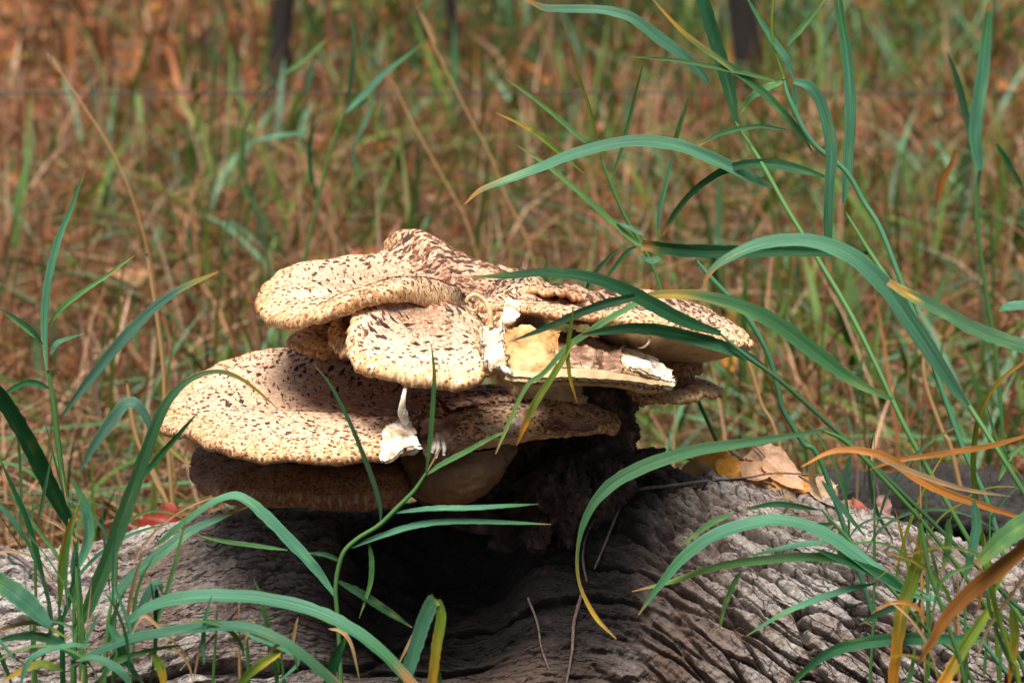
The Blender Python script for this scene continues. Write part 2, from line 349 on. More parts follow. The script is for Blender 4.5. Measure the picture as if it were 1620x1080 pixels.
def build_log():
    xs = np.concatenate([np.linspace(-1.15, -0.44, 60)[:-1], np.linspace(-0.44, 0.47, 1080), np.linspace(0.47, 1.1, 60)[1:]])
    aa = np.concatenate([np.linspace(R(-75), R(-18), 24)[:-1], np.linspace(R(-18), R(112), 470), np.linspace(R(112), R(265), 40)[1:]])
    X, A = np.meshgrid(xs, aa, indexing='ij')
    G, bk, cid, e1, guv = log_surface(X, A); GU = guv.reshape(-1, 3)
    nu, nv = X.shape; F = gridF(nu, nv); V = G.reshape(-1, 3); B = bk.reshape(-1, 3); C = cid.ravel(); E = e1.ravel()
    log = thing('fallen_log', 'grey weathered log with furrowed bark carrying the mushroom cluster', 'log', (0, 0.03, 0.0))
    fc = C[F]; same = (fc == fc[:, :1]).all(1) & (E[F].min(1) > 0.07)
    cen = V[F].mean(1); vis = (np.abs(cen[:, 0]-0.12) < 0.40) & (cen[:, 0] > 0.09) & (cen[:, 1] < 0.08) & (cen[:, 2] > 0.10)
    ok = same & vis; ids, cnt = np.unique(fc[ok, 0], return_counts=True)
    pick = ids[np.argsort(-cnt)][:280]; pick = pick[np.isin(pick, ids[cnt > 60])]
    isp = ok & np.isin(fc[:, 0], pick)
    # split normals at the cut stay smooth through custom normals taken from the whole surface
    Nrm = gnormals(G).reshape(-1, 3); Nrm *= np.where((Nrm*np.stack([X*0, -np.cos(A), np.sin(A)], -1).reshape(-1, 3)).sum(1, keepdims=True) < 0, -1, 1)
    def sub(name, mask):
        f = F[mask]; idx, inv = np.unique(f, return_inverse=True)
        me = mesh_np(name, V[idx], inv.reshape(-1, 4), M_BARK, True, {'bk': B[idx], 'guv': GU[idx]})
        me.normals_split_custom_set_from_vertices(Nrm[idx].tolist())
        return part(name, me, log)
    bark = sub('bark', ~isp); bark['label'] = 'furrowed grey bark around the raised plates'
    order = np.argsort(fc[isp, 0], kind='stable'); fi = np.nonzero(isp)[0][order]; fcs = fc[fi, 0]
    for k in np.split(fi, np.nonzero(np.diff(fcs))[0]+1):
        sub('bark_plate', k) if len(k) > 60 else None
    small = [k for k in np.split(fi, np.nonzero(np.diff(fcs))[0]+1) if len(k) <= 60]
    if small: sub('bark_crumb', np.concatenate(small))
    # sawn-off looking ends, outside the picture
    for i in (0, nu-1):
        ring = G[i]; c = ring.mean(0); VV = np.vstack([ring, c]); n = len(ring)
        part('end_grain', mesh_np('end_grain', VV, np.array([[j, (j+1) % n, n] for j in range(n)]), M_STEM), log)
    # broken rim of bark lumps along the added hollow
    return log
LOG = build_log()
def tubeG(path, radii, ns=10, rough=0.0, seed=0, flat=1.0):
    path = np.asarray(path, float); n = len(path); t = unit(np.gradient(path, axis=0))
    ref = np.array([0.0, 0, 1]) if abs(t[:, 2]).mean() < 0.8 else np.array([0.0, 1, 0])
    s = unit(np.cross(t, ref)); b = np.cross(s, t); th = np.linspace(0, 2*np.pi, ns, endpoint=False)
    rr = np.asarray(radii, float)[:, None]*np.ones((1, ns))
    if rough: rr = rr*(1 + rough*fbm(np.stack([np.cos(th)[None]*1.7+0*rr, np.sin(th)[None]*1.7+0*rr, np.arange(n)[:, None]*0.35+seed+0*rr], -1), 3))
    return path[:, None] + (np.cos(th)[None, :, None]*s[:, None] + flat*np.sin(th)[None, :, None]*b[:, None])*rr[..., None]
def tube(name, path, radii, m, ns=10, rough=0.0, seed=0, attrs=None, flat=1.0):
    G = tubeG(path, radii, ns, rough, seed, flat); n = len(G); F = gridF(n, ns, cv=True)
    V = np.vstack([G.reshape(-1, 3), G[0].mean(0), G[-1].mean(0)]); k = n*ns
    T = [[(j+1) % ns, j, k] for j in range(ns)] + [[(n-1)*ns+j, (n-1)*ns+(j+1) % ns, k+1] for j in range(ns)]
    at = {}
    if attrs: at = {kk: np.tile(vv, (len(V), 1)) for kk, vv in attrs.items()}
    return mesh_np(name, V, [F, np.array(T)], m, True, at)
def back_log():
    """dark old log lying behind the right half"""
    n, ns = 220, 110
    p0, p1 = P(1285, 792, 0.40), P(2150, 930, 0.30)
    path = catmull([p0-[0, 0, .02], p0*0.6+p1*0.4+[0, 0.01, 0.0], p1], n)
    G = tubeG(path, np.full(n, 0.052)*(0.75+0.25*sstep(0, 0.12, np.linspace(0, 1, n))), ns)
    ctr = path[:, None]; out = unit(G-ctr); th = np.linspace(0, 2*np.pi, ns, endpoint=False)[None]; uu = np.linspace(0, 0.85, n)[:, None]
    q = np.stack([uu*7+0*th, np.cos(th)*2.6+0*uu, np.sin(th)*2.6+0*uu], -1)
    d = 0.012*fbm(q, 4) - 0.012*(1-sstep(0.02, 0.2, np.abs(fbm(q*np.array([.6, 2.2, 2.2])+9, 3)))) + 0.003*fbm(q*9, 3)
    G = G + out*d[..., None]; V = np.vstack([G.reshape(-1, 3), G[0].mean(0), G[-1].mean(0)]); k = n*ns
    T = [[(j+1) % ns, j, k] for j in range(ns)] + [[(n-1)*ns+j, (n-1)*ns+(j+1) % ns, k+1] for j in range(ns)]
    bk = np.zeros((len(V), 3)); bk[:, 2] = 0.3
    e = thing('dark_log', 'blackened old log lying behind the grey log beside fallen leaves', 'log', (p0[0], p0[1], 0))
    part('bark', mesh_np('bark', V, [gridF(n, ns, cv=True), np.array(T)], M_BARKD, True, {'bk': bk}), e)
    # two stubby branch feet down to the soil
    for f in (0.18, 0.8):
        c = path[int(f*n)]
        part('branch_stub', tube('branch_stub', catmull([c, c+[0.02, 0.03, -0.12], [c[0]+.03, c[1]+.05, -0.03]], 12), np.linspace(.04, .03, 12), M_BARKD, 12, .3, 3, {'bk': (0, 0, .3)}), e)
back_log()

# ------------------------------------------------------------------ the mushroom cluster
MUSH = thing('mushroom_cluster', 'cluster of scaly tan bracket mushrooms growing on the grey log', 'mushroom', (0.06, 0.03, 0.31))
SCALES_LEFT = [280]
def cap(rim, centre, under, H=0.010, lip=0.006, tint=(1, 1, 1), nscale=600, nbig=20, N=200, M=44, wav=0.0016, sizes=(0.0022, 0.0052), label=None, seed=0, tilt_noise=0.002, dome=(1.6, 4), hang=False, dz=1.0):
    rimW = np.array([P(*p) for p in rim]); C = P(*centre); U = P(*under)
    Rm = catmull(rimW, N, True)
    th = np.linspace(0, 2*np.pi, N, endpoint=False); cir = np.stack([np.cos(th)*3, np.sin(th)*3, th*0+seed*7.1], -1)
    lip = lip*(.66 if len(rim) > 13 else .5); Rm[:, 2] += wav*fbm(cir*2.2, 2)
    out = Rm - C; out[:, 2] = 0; rad = np.linalg.norm(out, axis=1); out = unit(out)
    Rm = Rm + out*(wav*1.5*fbm(cir*2.6+40, 3))[:, None]
    up = np.array([0, 0, 1.0])
    k = -out[:, 1:2]
    lc = Rm - out*lip + up*lip*k                       # centre of the rounded lip
    top_end = lc + up*lip
    s = np.linspace(0, 1, M)**0.85; s[0] = 0.0
    prof = s**dome[0]*(1-s**dome[1]); prof /= prof.max()
    G = C + (top_end[None]-C)*(s[:, None, None]) + up*(H*prof)[:, None, None]
    ph = np.linspace(0, R(150), 9)[1:]
    lipG = lc[None] + out[None]*(lip*np.sin(ph))[:, None, None] + up*(lip*np.cos(ph))[:, None, None]
    T = np.concatenate([G, lipG], 0)
    S = np.concatenate([s*0.93, 0.93+0.07*np.linspace(0, 1, len(ph)+1)[1:]])
    wt = np.minimum(1, S*3)[:, None]
    q = T*30 + seed*3.3
    T = T + up*(tilt_noise*fbm(q, 3)*wt)[..., None] + up*(0.0005*fbm(T*200+seed, 2))[..., None]
    nM = len(T)
    al = np.concatenate([[0], np.cumsum(np.linalg.norm(np.diff(Rm, axis=0), axis=1))]); arc = al[None] + 0*S[:, None]; rd = S[:, None]*rad[None]
    cuv = np.stack([rd, arc, S[:, None]+0*arc], -1).reshape(-1, 3)
    tints = np.ones((nM*N, 3))*np.array(tint)
    me = mesh_np('cap', T.reshape(-1, 3), gridF(nM, N, cv=True), M_CAP, True, {'cuv': cuv, 'Col': tints})
    o = part('cap', me, MUSH)
    if label: o['label'] = label
    def child(name, me, kind=None):
        c = bpy.data.objects.new(name, me); COL.objects.link(c); c.parent = o
        if kind: c['kind'] = kind
        return c
    # pore surface below: from the lip inwards to the stalk
    e = T[-1]
    if hang:
        w = np.linspace(0, 1, 16)[:, None, None]; Ug = e[None] + (U-e[None])*w - up*(0.006*np.sin(np.pi*w))
    else:
        sw = np.linspace(1, .06, 18); Ug = []
        for k_, s_ in enumerate(sw):
            ir = int(round(np.interp(s_, s, np.arange(M)))); th_ = lip*1.75 + .012*min(1, rad.mean()/.12)**2*(1-s_)
            q_ = T[ir] - up*th_
            Ug.append(e if k_ == 0 else q_)
        Ug = np.array(Ug)
    Ug = Ug + up*0.0006*fbm(Ug*200, 2)[..., None]
    child('pore_surface', mesh_np('pore_surface', Ug.reshape(-1, 3), gridF(len(Ug), N, cv=True), M_PORE))
    # scales: thin, slightly lifted flakes
    Nn = gnormals(T, True); Nn *= np.where(Nn[..., 2:3].mean() < 0, -1, 1)
    rg = np.random.default_rng(100+seed)
    ringS = []                                          # rough rings of scales, wide in the middle, small at the margin
    mr = rad.mean(); s_ = .16 if mr > .07 else .34
    while s_ < 0.975:
        m_ = float(sstep(.55, .93, s_)); step = (.0078*(1-m_) + .0036*m_)*dz; tang = (.0105*(1-m_) + .0042*m_)*dz
        k_ = max(5, int(2*np.pi*s_*mr/tang)); off = rg.random()
        for q_ in range(k_):
            if rg.random() < (.18 if mr > .07 else .18+.35*m_): continue
            ringS.append((s_ + rg.normal(0, .22*step/mr), (q_+off+rg.normal(0, .22))/k_*N, m_))
        s_ += step/mr
    rg.shuffle(ringS)
    def flake(fs, a_, m_, size):
        fs = min(max(fs, .05), .985); ia = int(a_) % N; ir = int(np.interp(fs, S, np.arange(nM))); ir = min(max(ir, 2), nM-2)
        w_ = a_-np.floor(a_); p = T[ir, ia]*(1-w_)+T[ir, (ia+1) % N]*w_; n = Nn[ir, ia]
        r_ = unit(T[ir+1, ia]-T[ir-1, ia]); t_ = np.cross(n, r_)
        p = p + r_*rg.uniform(-.5, .5)*np.linalg.norm(T[ir+1, ia]-T[ir, ia])
        w = size; l = w*(.30*(1-m_) + .85*m_)*rg.uniform(.7, 1.25)
        lift = (0.0005 + 0.0010*rg.random())*(1-.92*m_)
        sk = rg.uniform(-.35, .35)*w; j = rg.uniform(-.16, .16, 7)*w
        pts = [p - t_*w*.55 + r_*(j[0]*.5+.18*l), p - r_*(l*.45+j[1]*.4) + t_*sk, p + t_*w*.55 + r_*(j[2]*.5+.15*l),
               p + t_*w*.26 + r_*(l*.30+j[3]*.4), p + r_*(l*.62+j[4]*.6) + t_*j[5], p - t_*w*.30 + r_*(l*.34+j[6]*.4)]
        lf = [.5, .2, .5, .9, 1.0, .9]
        pts = [x + n*(lift*f+0.0002) for x, f in zip(pts, lf)]
        return pts + [p + n*(0.0004+lift*.7) + r_*.1*l], S[ir]
    def tone(sr):
        m_ = float(sstep(.6, .93, sr)); return (np.array([.060, .023, .012])*(1-m_) + np.array([.20, .080, .024])*m_)*rg.uniform(.5, 1.5)
    FT = np.array([[0, 1, 6], [1, 2, 6], [2, 3, 6], [3, 4, 6], [4, 5, 6], [5, 0, 6]])
    VV, FF, CC = [], [], []
    big = [q for q in ringS if q[2] < .5][:nbig]; bigset = set(id(q) for q in big)
    for q in ringS:
        if id(q) in bigset and SCALES_LEFT[0] > 0: continue
        size = (.0086*(1-q[2]) + .0030*q[2])*dz*rg.uniform(.45, 1.25)
        pts, sr = flake(*q, size)
        FF.append(FT+len(VV)*7); VV.append(pts); CC.append(np.tile(tone(sr)*np.array(tint)**.5, (7, 1)))
    for q in range(int(len(ringS)*1.4)):
        sf = .06 + .90*rg.random()**.55; m_ = float(sstep(.55, .93, sf))
        pts, sr = flake(sf, rg.random()*N, m_, (.0046*(1-m_) + .0020*m_)*rg.uniform(.45, 1.2))
        FF.append(FT+len(VV)*7); VV.append(pts); CC.append(np.tile(np.array([.27, .125, .062])*rg.uniform(.5, 1.4)*np.array(tint)**.7, (7, 1)))
    child('scale_patch', mesh_np('scale_patch', np.array(VV).reshape(-1, 3), np.concatenate(FF), M_SCALE, False, {'Col': np.concatenate(CC)}), 'stuff')
    for q in big:
        if SCALES_LEFT[0] <= 0: break
        SCALES_LEFT[0] -= 1
        pts, sr = flake(*q, .0090*dz*rg.uniform(.75, 1.25))
        child('scale', mesh_np('scale', np.array(pts), FT, M_SCALE, False, {'Col': np.tile(np.array([.045, .020, .014])*rg.uniform(.6, 1.6), (7, 1))}))
    return o, T, Nn

cap([(404, 480, -.02), (425, 447, .04), (480, 424, .09), (560, 407, .12), (598, 396, .13), (612, 376, .135), (645, 366, .13), (682, 381, .13), (730, 408, .12), (790, 428, .11), (850, 440, .09), (872, 452, .06),
     (868, 470, .02), (830, 505, -.02), (780, 540, -.02), (735, 530, -.03), (704, 496, -.075), (640, 480, -.125), (590, 482, -.14), (550, 496, -.145), (500, 512, -.14), (450, 521, -.115), (418, 510, -.06)],
    (738, 470, .03), (830, 560, .03), H=.010, lip=.008, nscale=1500, nbig=60, seed=1, tint=(.95, .85, .77), label='topmost fan shaped cap with an upturned knob at its back edge')
cap([(575, 492, -.115), (640, 490, -.08), (700, 490, -.062), (745, 493, -.055), (768, 508, -.07), (772, 545, -.11), (769, 582, -.17), (767, 607, -.19), (722, 621, -.20), (660, 617, -.20), (600, 606, -.195), (562, 590, -.18), (550, 570, -.17), (552, 545, -.16), (556, 515, -.14)],
    (676, 496, -.108), (800, 590, -.03), dome=(.8, 2.4), H=.006, lip=.008, nscale=900, nbig=30, seed=2, tint=(1.03, .95, .88), label='pale middle cap with a broken right edge')
cap([(518, 540, -.10), (528, 516, -.08), (556, 498, -.07), (580, 500, -.09), (582, 530, -.12), (560, 560, -.135), (535, 563, -.125)],
    (568, 525, -.08), (620, 560, -.05), H=.006, lip=.006, nscale=110, nbig=4, seed=3, tint=(.8, .7, .62))
cap([(455, 545, .0), (468, 526, .03), (500, 517, .05), (540, 517, .05), (566, 530, .03), (560, 560, -.02), (510, 567, -.04), (470, 558, -.03)],
    (552, 540, .02), (640, 570, .02), H=.006, lip=.006, nscale=150, nbig=6, seed=4, tint=(.78, .68, .62))
cap([(250, 664, -.06), (262, 634, -.02), (300, 602, .03), (350, 575, .06), (420, 556, .08), (490, 560, .09), (560, 577, .10), (650, 600, .10), (740, 617, .09), (830, 625, .08), (900, 633, .06), (950, 643, .03), (975, 660, -.01),
     (977, 677, -.04), (940, 683, -.07), (880, 687, -.10), (820, 695, -.12), (760, 702, -.14), (712, 718, -.15), (684, 712, -.15), (672, 680, -.11), (660, 694, -.15), (645, 717, -.18), (605, 731, -.195), (540, 734, -.20), (470, 734, -.20), (400, 729, -.19), (340, 715, -.17), (295, 693, -.13), (258, 684, -.09)],
    (715, 650, -.02), (800, 740, -.02), dome=(1.3, 3), H=.012, lip=.006, nscale=2300, nbig=100, N=280, M=56, seed=5, tint=(.91, .81, .74), sizes=(.0024, .0058), label='largest lower cap spreading to both sides with a torn notch')
cap([(300, 738, -.03), (312, 716, 0), (350, 704, .03), (430, 694, .05), (520, 694, .05), (600, 702, .04), (650, 722, .01), (654, 760, -.06), (642, 803, -.14), (580, 811, -.155), (500, 812, -.16), (420, 807, -.15), (350, 795, -.12), (310, 772, -.07)],
    (570, 735, -.02), (680, 800, .0), dome=(1.2, 3), H=.012, lip=.012, nscale=900, nbig=24, seed=6, dz=.8, tint=(.40, .26, .17), label='lowest cap, coloured darker for the shade of the largest one')  # low tint paints in the shade cast by the cap above
cap([(752, 492, -.08), (775, 478, -.04), (830, 475, 0), (900, 478, .02), (960, 486, .02), (1000, 500, -.01), (1016, 517, -.08), (960, 513, -.125), (890, 505, -.13), (820, 496, -.12)],
    (900, 492, -.02), (900, 560, .02), H=.005, lip=.006, nscale=230, nbig=10, seed=7, tint=(.92, .80, .74))
cap([(812, 467, .0), (850, 457, .03), (900, 455, .05), (942, 465, .05), (944, 480, .02), (890, 471, -.02), (850, 467, -.02)],
    (890, 464, .02), (900, 520, .03), H=.003, lip=.005, nscale=90, nbig=4, seed=8, tint=(.82, .66, .60))
cap([(925, 476, .05), (980, 467, .10), (1060, 475, .11), (1110, 486, .10), (1150, 508, .08), (1184, 531, .04), (1190, 546, .01), (1172, 547, -.02), (1120, 538, -.06), (1060, 530, -.10), (1000, 521, -.115), (950, 516, -.10), (920, 500, -.02)],
    (950, 500, .01), (1010, 572, .03), hang=True, H=.009, lip=.006, nscale=330, nbig=20, seed=9, tint=(1.0, .92, .85), label='right hand cap with pale rim and cream underside')
cap([(1036, 578, .03), (1056, 560, .06), (1100, 557, .06), (1110, 570, .03), (1108, 592, .0), (1080, 598, -.02), (1045, 594, .0)],
    (1060, 575, .03), (1000, 610, .02), H=.006, lip=.007, nscale=60, nbig=2, seed=10, tint=(.62, .50, .42))
cap([(990, 618, .0), (1030, 603, .05), (1090, 600, .06), (1130, 611, .04), (1141, 626, .0), (1112, 636, -.04), (1050, 640, -.05), (1010, 638, -.04)],
    (1040, 615, .02), (980, 665, .02), H=.005, lip=.005, nscale=130, nbig=4, seed=11, tint=(.80, .70, .60), label='small low cap sticking out on the right of the stalk')
cap([(862, 536, -.08), (900, 532, -.04), (960, 543, -.02), (1020, 562, -.03), (1064, 590, -.06), (1069, 602, -.08), (1040, 601, -.12), (960, 592, -.15), (885, 592, -.17), (830, 596, -.18), (790, 592, -.18), (800, 560, -.14)],
    (900, 560, -.09), (900, 640, -.02), H=.006, lip=.004, nscale=60, nbig=0, seed=12, tint=(.75, .62, .52), label='broken middle cap, its right half torn open')

def patch(name, rows, m, nu=60, nv=50, amp=0.002, freq=120, thick=0.006, seed=0, edge=0.0015):
    """a torn slab: rows of (px, py, Y) from top to bottom give the front face, closed at the back"""
    Wp = np.array([[P(*p) for p in row] for row in rows])
    A = np.stack([catmull(r, nv) for r in Wp]); G = np.stack([catmull(A[:, j], nu) for j in range(nv)], 1)
    n = gnormals(G); n *= np.where(n[..., 1:2].mean() > 0, -1, 1)
    G = G + n*(amp*fbm(G*freq+seed, 4))[..., None]
    edgew = np.zeros((nu, nv)); edgew[0] = edgew[-1] = 1; edgew[:, 0] = 1; edgew[:, -1] = 1
    G = G + edgew[..., None]*edge*np.stack([vnoise(G*400+5), vnoise(G*400+25), vnoise(G*400+45)], -1)
    Bk = G - n*thick*(0.35+0.65*np.minimum(1, 8*np.minimum.outer(np.minimum(np.linspace(0, 1, nu), 1-np.linspace(0, 1, nu)), np.minimum(np.linspace(0, 1, nv), 1-np.linspace(0, 1, nv)))))[..., None]
    k = nu*nv; F1 = gridF(nu, nv); F2 = F1[:, ::-1]+k
    ring = [i*nv for i in range(nu)] + [(nu-1)*nv+j for j in range(1, nv)] + [i*nv+nv-1 for i in range(nu-2, -1, -1)] + [j for j in range(nv-2, 0, -1)]
    F3 = np.array([[ring[i], ring[(i+1) % len(ring)], ring[(i+1) % len(ring)]+k, ring[i]+k] for i in range(len(ring))])
    return part(name, mesh_np(name, np.vstack([G.reshape(-1, 3), Bk.reshape(-1, 3)]), np.concatenate([F1, F2, F3]), m), MUSH)

# upturned broken slab of cream pore flesh between the middle caps
patch('broken_slab', [[(764, 520, -.135), (790, 514, -.14), (815, 517, -.145), (838, 510, -.15), (852, 520, -.15), (884, 524, -.13)],
                      [(768, 552, -.17), (795, 555, -.175), (822, 552, -.18), (845, 553, -.18), (866, 552, -.175), (884, 545, -.15)],
                      [(766, 590, -.19), (795, 590, -.195), (822, 594, -.20), (846, 597, -.20), (870, 593, -.19), (884, 586, -.175)]], M_CREAM, amp=.0028, thick=.010, seed=1)['label'] = 'upturned slab of cream flesh with brown bruises'
patch('torn_flesh', [[(763, 515, -.14), (772, 521, -.145), (794, 514, -.152)], [(763, 540, -.172), (776, 552, -.18), (796, 548, -.187)], [(767, 562, -.19), (778, 580, -.199), (806, 590, -.207)]], M_WHITE, 30, 24, amp=.002, thick=.006, seed=2, edge=.004)['label'] = 'bright white torn flesh beside the middle cap'
patch('torn_flesh', [[(797, 474, -.12), (810, 472, -.12), (824, 476, -.12)], [(796, 492, -.135), (808, 493, -.135), (823, 494, -.13)], [(786, 514, -.15), (796, 515, -.15), (808, 511, -.15)]], M_WHITE, 24, 18, amp=.001, thick=.003, seed=3)['label'] = 'small white flap of flesh standing upright'
patch('torn_flesh', [[(620, 666, -.165), (634, 659, -.16), (652, 662, -.16)], [(605, 684, -.195), (632, 686, -.195), (658, 690, -.185)], [(601, 729, -.214), (622, 722, -.214), (662, 698, -.20)]], M_WHITE, 36, 30, amp=.002, thick=.008, seed=4)['label'] = 'white torn flesh at the notch of the largest cap'
patch('torn_flesh', [[(975, 549, -.075), (1005, 553, -.075), (1040, 566, -.08), (1060, 586, -.085)], [(970, 566, -.12), (1002, 570, -.115), (1035, 582, -.11), (1063, 596, -.10)], [(975, 578, -.14), (1005, 582, -.135), (1040, 596, -.13), (1068, 604, -.115)]], M_WHITE, 36, 40, amp=.0022, freq=160, thick=.006, seed=5)['label'] = 'white torn edge of the broken middle cap'
patch('torn_flesh', [[(880, 530, -.06), (915, 530, -.055), (950, 538, -.05), (985, 550, -.05)], [(878, 560, -.16), (912, 560, -.155), (948, 567, -.145), (982, 574, -.135)], [(880, 580, -.183), (915, 580, -.178), (950, 586, -.165), (984, 590, -.15)]], M_TORNB, 40, 60, amp=.0055, freq=90, thick=.008, seed=6)['label'] = 'ragged brown torn surface of the broken middle cap'
patch('broken_edge', [[(800, 583, -.195), (850, 586, -.195), (900, 582, -.186), (960, 586, -.172), (1020, 598, -.145), (1066, 606, -.115)], [(800, 592, -.203), (850, 597, -.203), (900, 596, -.193), (960, 599, -.178), (1020, 606, -.15), (1068, 611, -.12)]], M_PORE, 14, 60, amp=.0008, thick=.012, seed=7, edge=.0006)
patch('wing_underside', [[(690, 716, -.156), (740, 700, -.142), (820, 691, -.122), (900, 684, -.09), (968, 677, -.05)], [(690, 728, -.155), (745, 712, -.13), (820, 701, -.11), (900, 690, -.085), (960, 681, -.05)]], M_PORE, 10, 50, amp=.0008, thick=.010, seed=17)
# torn stripes on the right wing and the fibres of the notch
patch('torn_flesh', [[(748, 662, -.10), (775, 664, -.10), (805, 661, -.10), (830, 658, -.095)], [(752, 672, -.125), (780, 675, -.125), (805, 673, -.12), (832, 668, -.115)], [(758, 680, -.135), (785, 681, -.135), (808, 684, -.13), (834, 676, -.12)]], M_WHITE, 24, 40, amp=.003, thick=.005, seed=8)['label'] = 'pale torn stripe on the right wing of the largest cap'
patch('torn_flesh', [[(855, 660, -.085), (885, 658, -.085), (915, 657, -.08), (940, 662, -.07)], [(858, 671, -.11), (888, 669, -.105), (915, 668, -.095), (945, 668, -.08)], [(860, 678, -.115), (890, 676, -.11), (920, 675, -.1), (950, 674, -.082)]], M_TORNB, 24, 40, amp=.003, thick=.005, seed=9)
patch('torn_flesh', [[(660, 648, -.10), (690, 652, -.10), (725, 655, -.10), (750, 662, -.10)], [(664, 670, -.14), (692, 676, -.14), (722, 680, -.135), (750, 682, -.13)], [(672, 712, -.165), (690, 722, -.165), (715, 716, -.16), (752, 700, -.15)]], M_TORNB, 40, 50, amp=.006, freq=90, thick=.008, seed=10)['label'] = 'fibrous brown tear inside the notch of the largest cap'
for i, (x0, y0, x1, y1) in enumerate([(684, 690, 676, 722), (692, 688, 690, 724), (699, 692, 702, 720), (687, 694, 684, 716)]):
    part('flesh_fibre', tube('flesh_fibre', catmull([P(x0, y0, -.158), P((x0+x1)/2+2, (y0+y1)/2, -.172), P(x1, y1, -.174)], 10), np.linspace(.0022, .0010, 10), M_WHITE, 8, .3, i), MUSH)
part('hanging_shred', tube('hanging_shred', catmull([P(642, 612, -.195), P(638, 632, -.203), P(636, 648, -.202), P(641, 668, -.195)], 16), np.interp(np.linspace(0, 1, 16), [0, .5, .8, 1], [.0014, .0020, .0034, .0030]), M_WHITE, 8, .2, 3), MUSH)
part('dry_curl', tube('dry_curl', catmull([P(776, 517, -.15), P(775, 495, -.148), P(766, 475, -.145), P(750, 466, -.145), P(739, 474, -.145), P(740, 488, -.145), P(752, 491, -.145), P(757, 482, -.145)], 40), np.linspace(.0022, .0008, 40), M_PORE, 8, .1, 4), MUSH)
part('dry_curl', tube('dry_curl', catmull([P(1028, 534, -.10), P(1026, 542, -.105), P(1018, 549, -.105), P(1010, 550, -.10)], 14), np.linspace(.0012, .0006, 14), M_WHITE, 6), MUSH)

# stalks
def blob_tube(name, secs, m, n=50, ns=60, amp=.004, freq=60, seed=0, label=None):
    """secs: (px, py, Y, half width px, half depth m) from top to bottom, horizontal cross-sections"""
    c = np.array([np.append(P(a, b, Y), [w*PX, d]) for a, b, Y, w, d in secs]); S_ = catmull(c, n); th = np.linspace(0, 2*np.pi, ns, endpoint=False)
    G = np.stack([S_[:, 0:1] + S_[:, 3:4]*np.cos(th), S_[:, 1:2] + S_[:, 4:5]*np.sin(th), S_[:, 2:3] + 0*th], -1)
    nn = np.stack([np.cos(th), np.sin(th), th*0], -1)[None]
    G = G + nn*(amp*fbm(G*freq+seed, 4))[..., None] + nn*(amp*.55*np.abs(fbm(G*np.array([5, 5, 2.0])*freq+seed, 4, .6)))[..., None]
    V = np.vstack([G.reshape(-1, 3), G[0].mean(0), G[-1].mean(0)]); k = n*ns
    T = [[(j+1) % ns, j, k] for j in range(ns)] + [[(n-1)*ns+j, (n-1)*ns+(j+1) % ns, k+1] for j in range(ns)]
    o = part(name, mesh_np(name, V, [gridF(n, ns, cv=True), np.array(T)], m, True, {'bk': np.tile((0, .6, .8), (len(V), 1))}), MUSH)
    if label: o['label'] = label
    return o
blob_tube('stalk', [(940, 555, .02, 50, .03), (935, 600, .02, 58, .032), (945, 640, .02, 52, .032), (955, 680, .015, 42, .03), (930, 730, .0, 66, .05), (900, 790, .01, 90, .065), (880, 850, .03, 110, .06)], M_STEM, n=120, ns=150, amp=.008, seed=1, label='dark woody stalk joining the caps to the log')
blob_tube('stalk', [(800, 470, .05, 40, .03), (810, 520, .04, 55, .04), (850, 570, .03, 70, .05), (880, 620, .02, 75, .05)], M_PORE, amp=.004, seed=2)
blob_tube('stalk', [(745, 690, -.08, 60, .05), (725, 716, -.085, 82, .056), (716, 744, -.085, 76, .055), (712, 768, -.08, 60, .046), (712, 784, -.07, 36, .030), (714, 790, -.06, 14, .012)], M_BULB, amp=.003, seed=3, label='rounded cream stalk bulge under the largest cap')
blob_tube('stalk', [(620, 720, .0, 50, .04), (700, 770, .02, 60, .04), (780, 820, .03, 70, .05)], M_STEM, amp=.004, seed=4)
# crumbly rotten wood lumps clinging below the stalk
def lump(c, r, seed, sx=1, sz=1):
    n, ns = 44, 64; v = np.linspace(0.02, np.pi-.02, n)[:, None]; t = np.linspace(0, 2*np.pi, ns, endpoint=False)[None]
    d = np.stack([np.sin(v)*np.cos(t)*sx, np.sin(v)*np.sin(t), np.cos(v)*sz+0*t], -1)
    k = 1 + .50*fbm(d*1.9+seed*5, 3) + .28*np.abs(fbm(d*6+seed*9, 4, .65)) - .22*(1-sstep(.0, .16, np.abs(fbm(d*np.array([5, 5, 2])+seed*3, 3))))
    G = np.array(c) + d*(r*k)[..., None]
    return mesh_np('rotten_wood', G.reshape(-1, 3), gridF(n, ns, cv=True), M_STEM, True)
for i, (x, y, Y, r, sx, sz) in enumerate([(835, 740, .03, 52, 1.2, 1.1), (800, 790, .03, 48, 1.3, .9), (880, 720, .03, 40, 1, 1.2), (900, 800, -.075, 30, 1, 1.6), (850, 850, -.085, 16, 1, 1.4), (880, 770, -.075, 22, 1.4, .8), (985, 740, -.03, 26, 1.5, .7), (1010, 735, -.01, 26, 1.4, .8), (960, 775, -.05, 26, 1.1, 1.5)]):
    o = part('rotten_wood', lump(P(x, y, Y), r*PX, i, sx, sz), LOG)

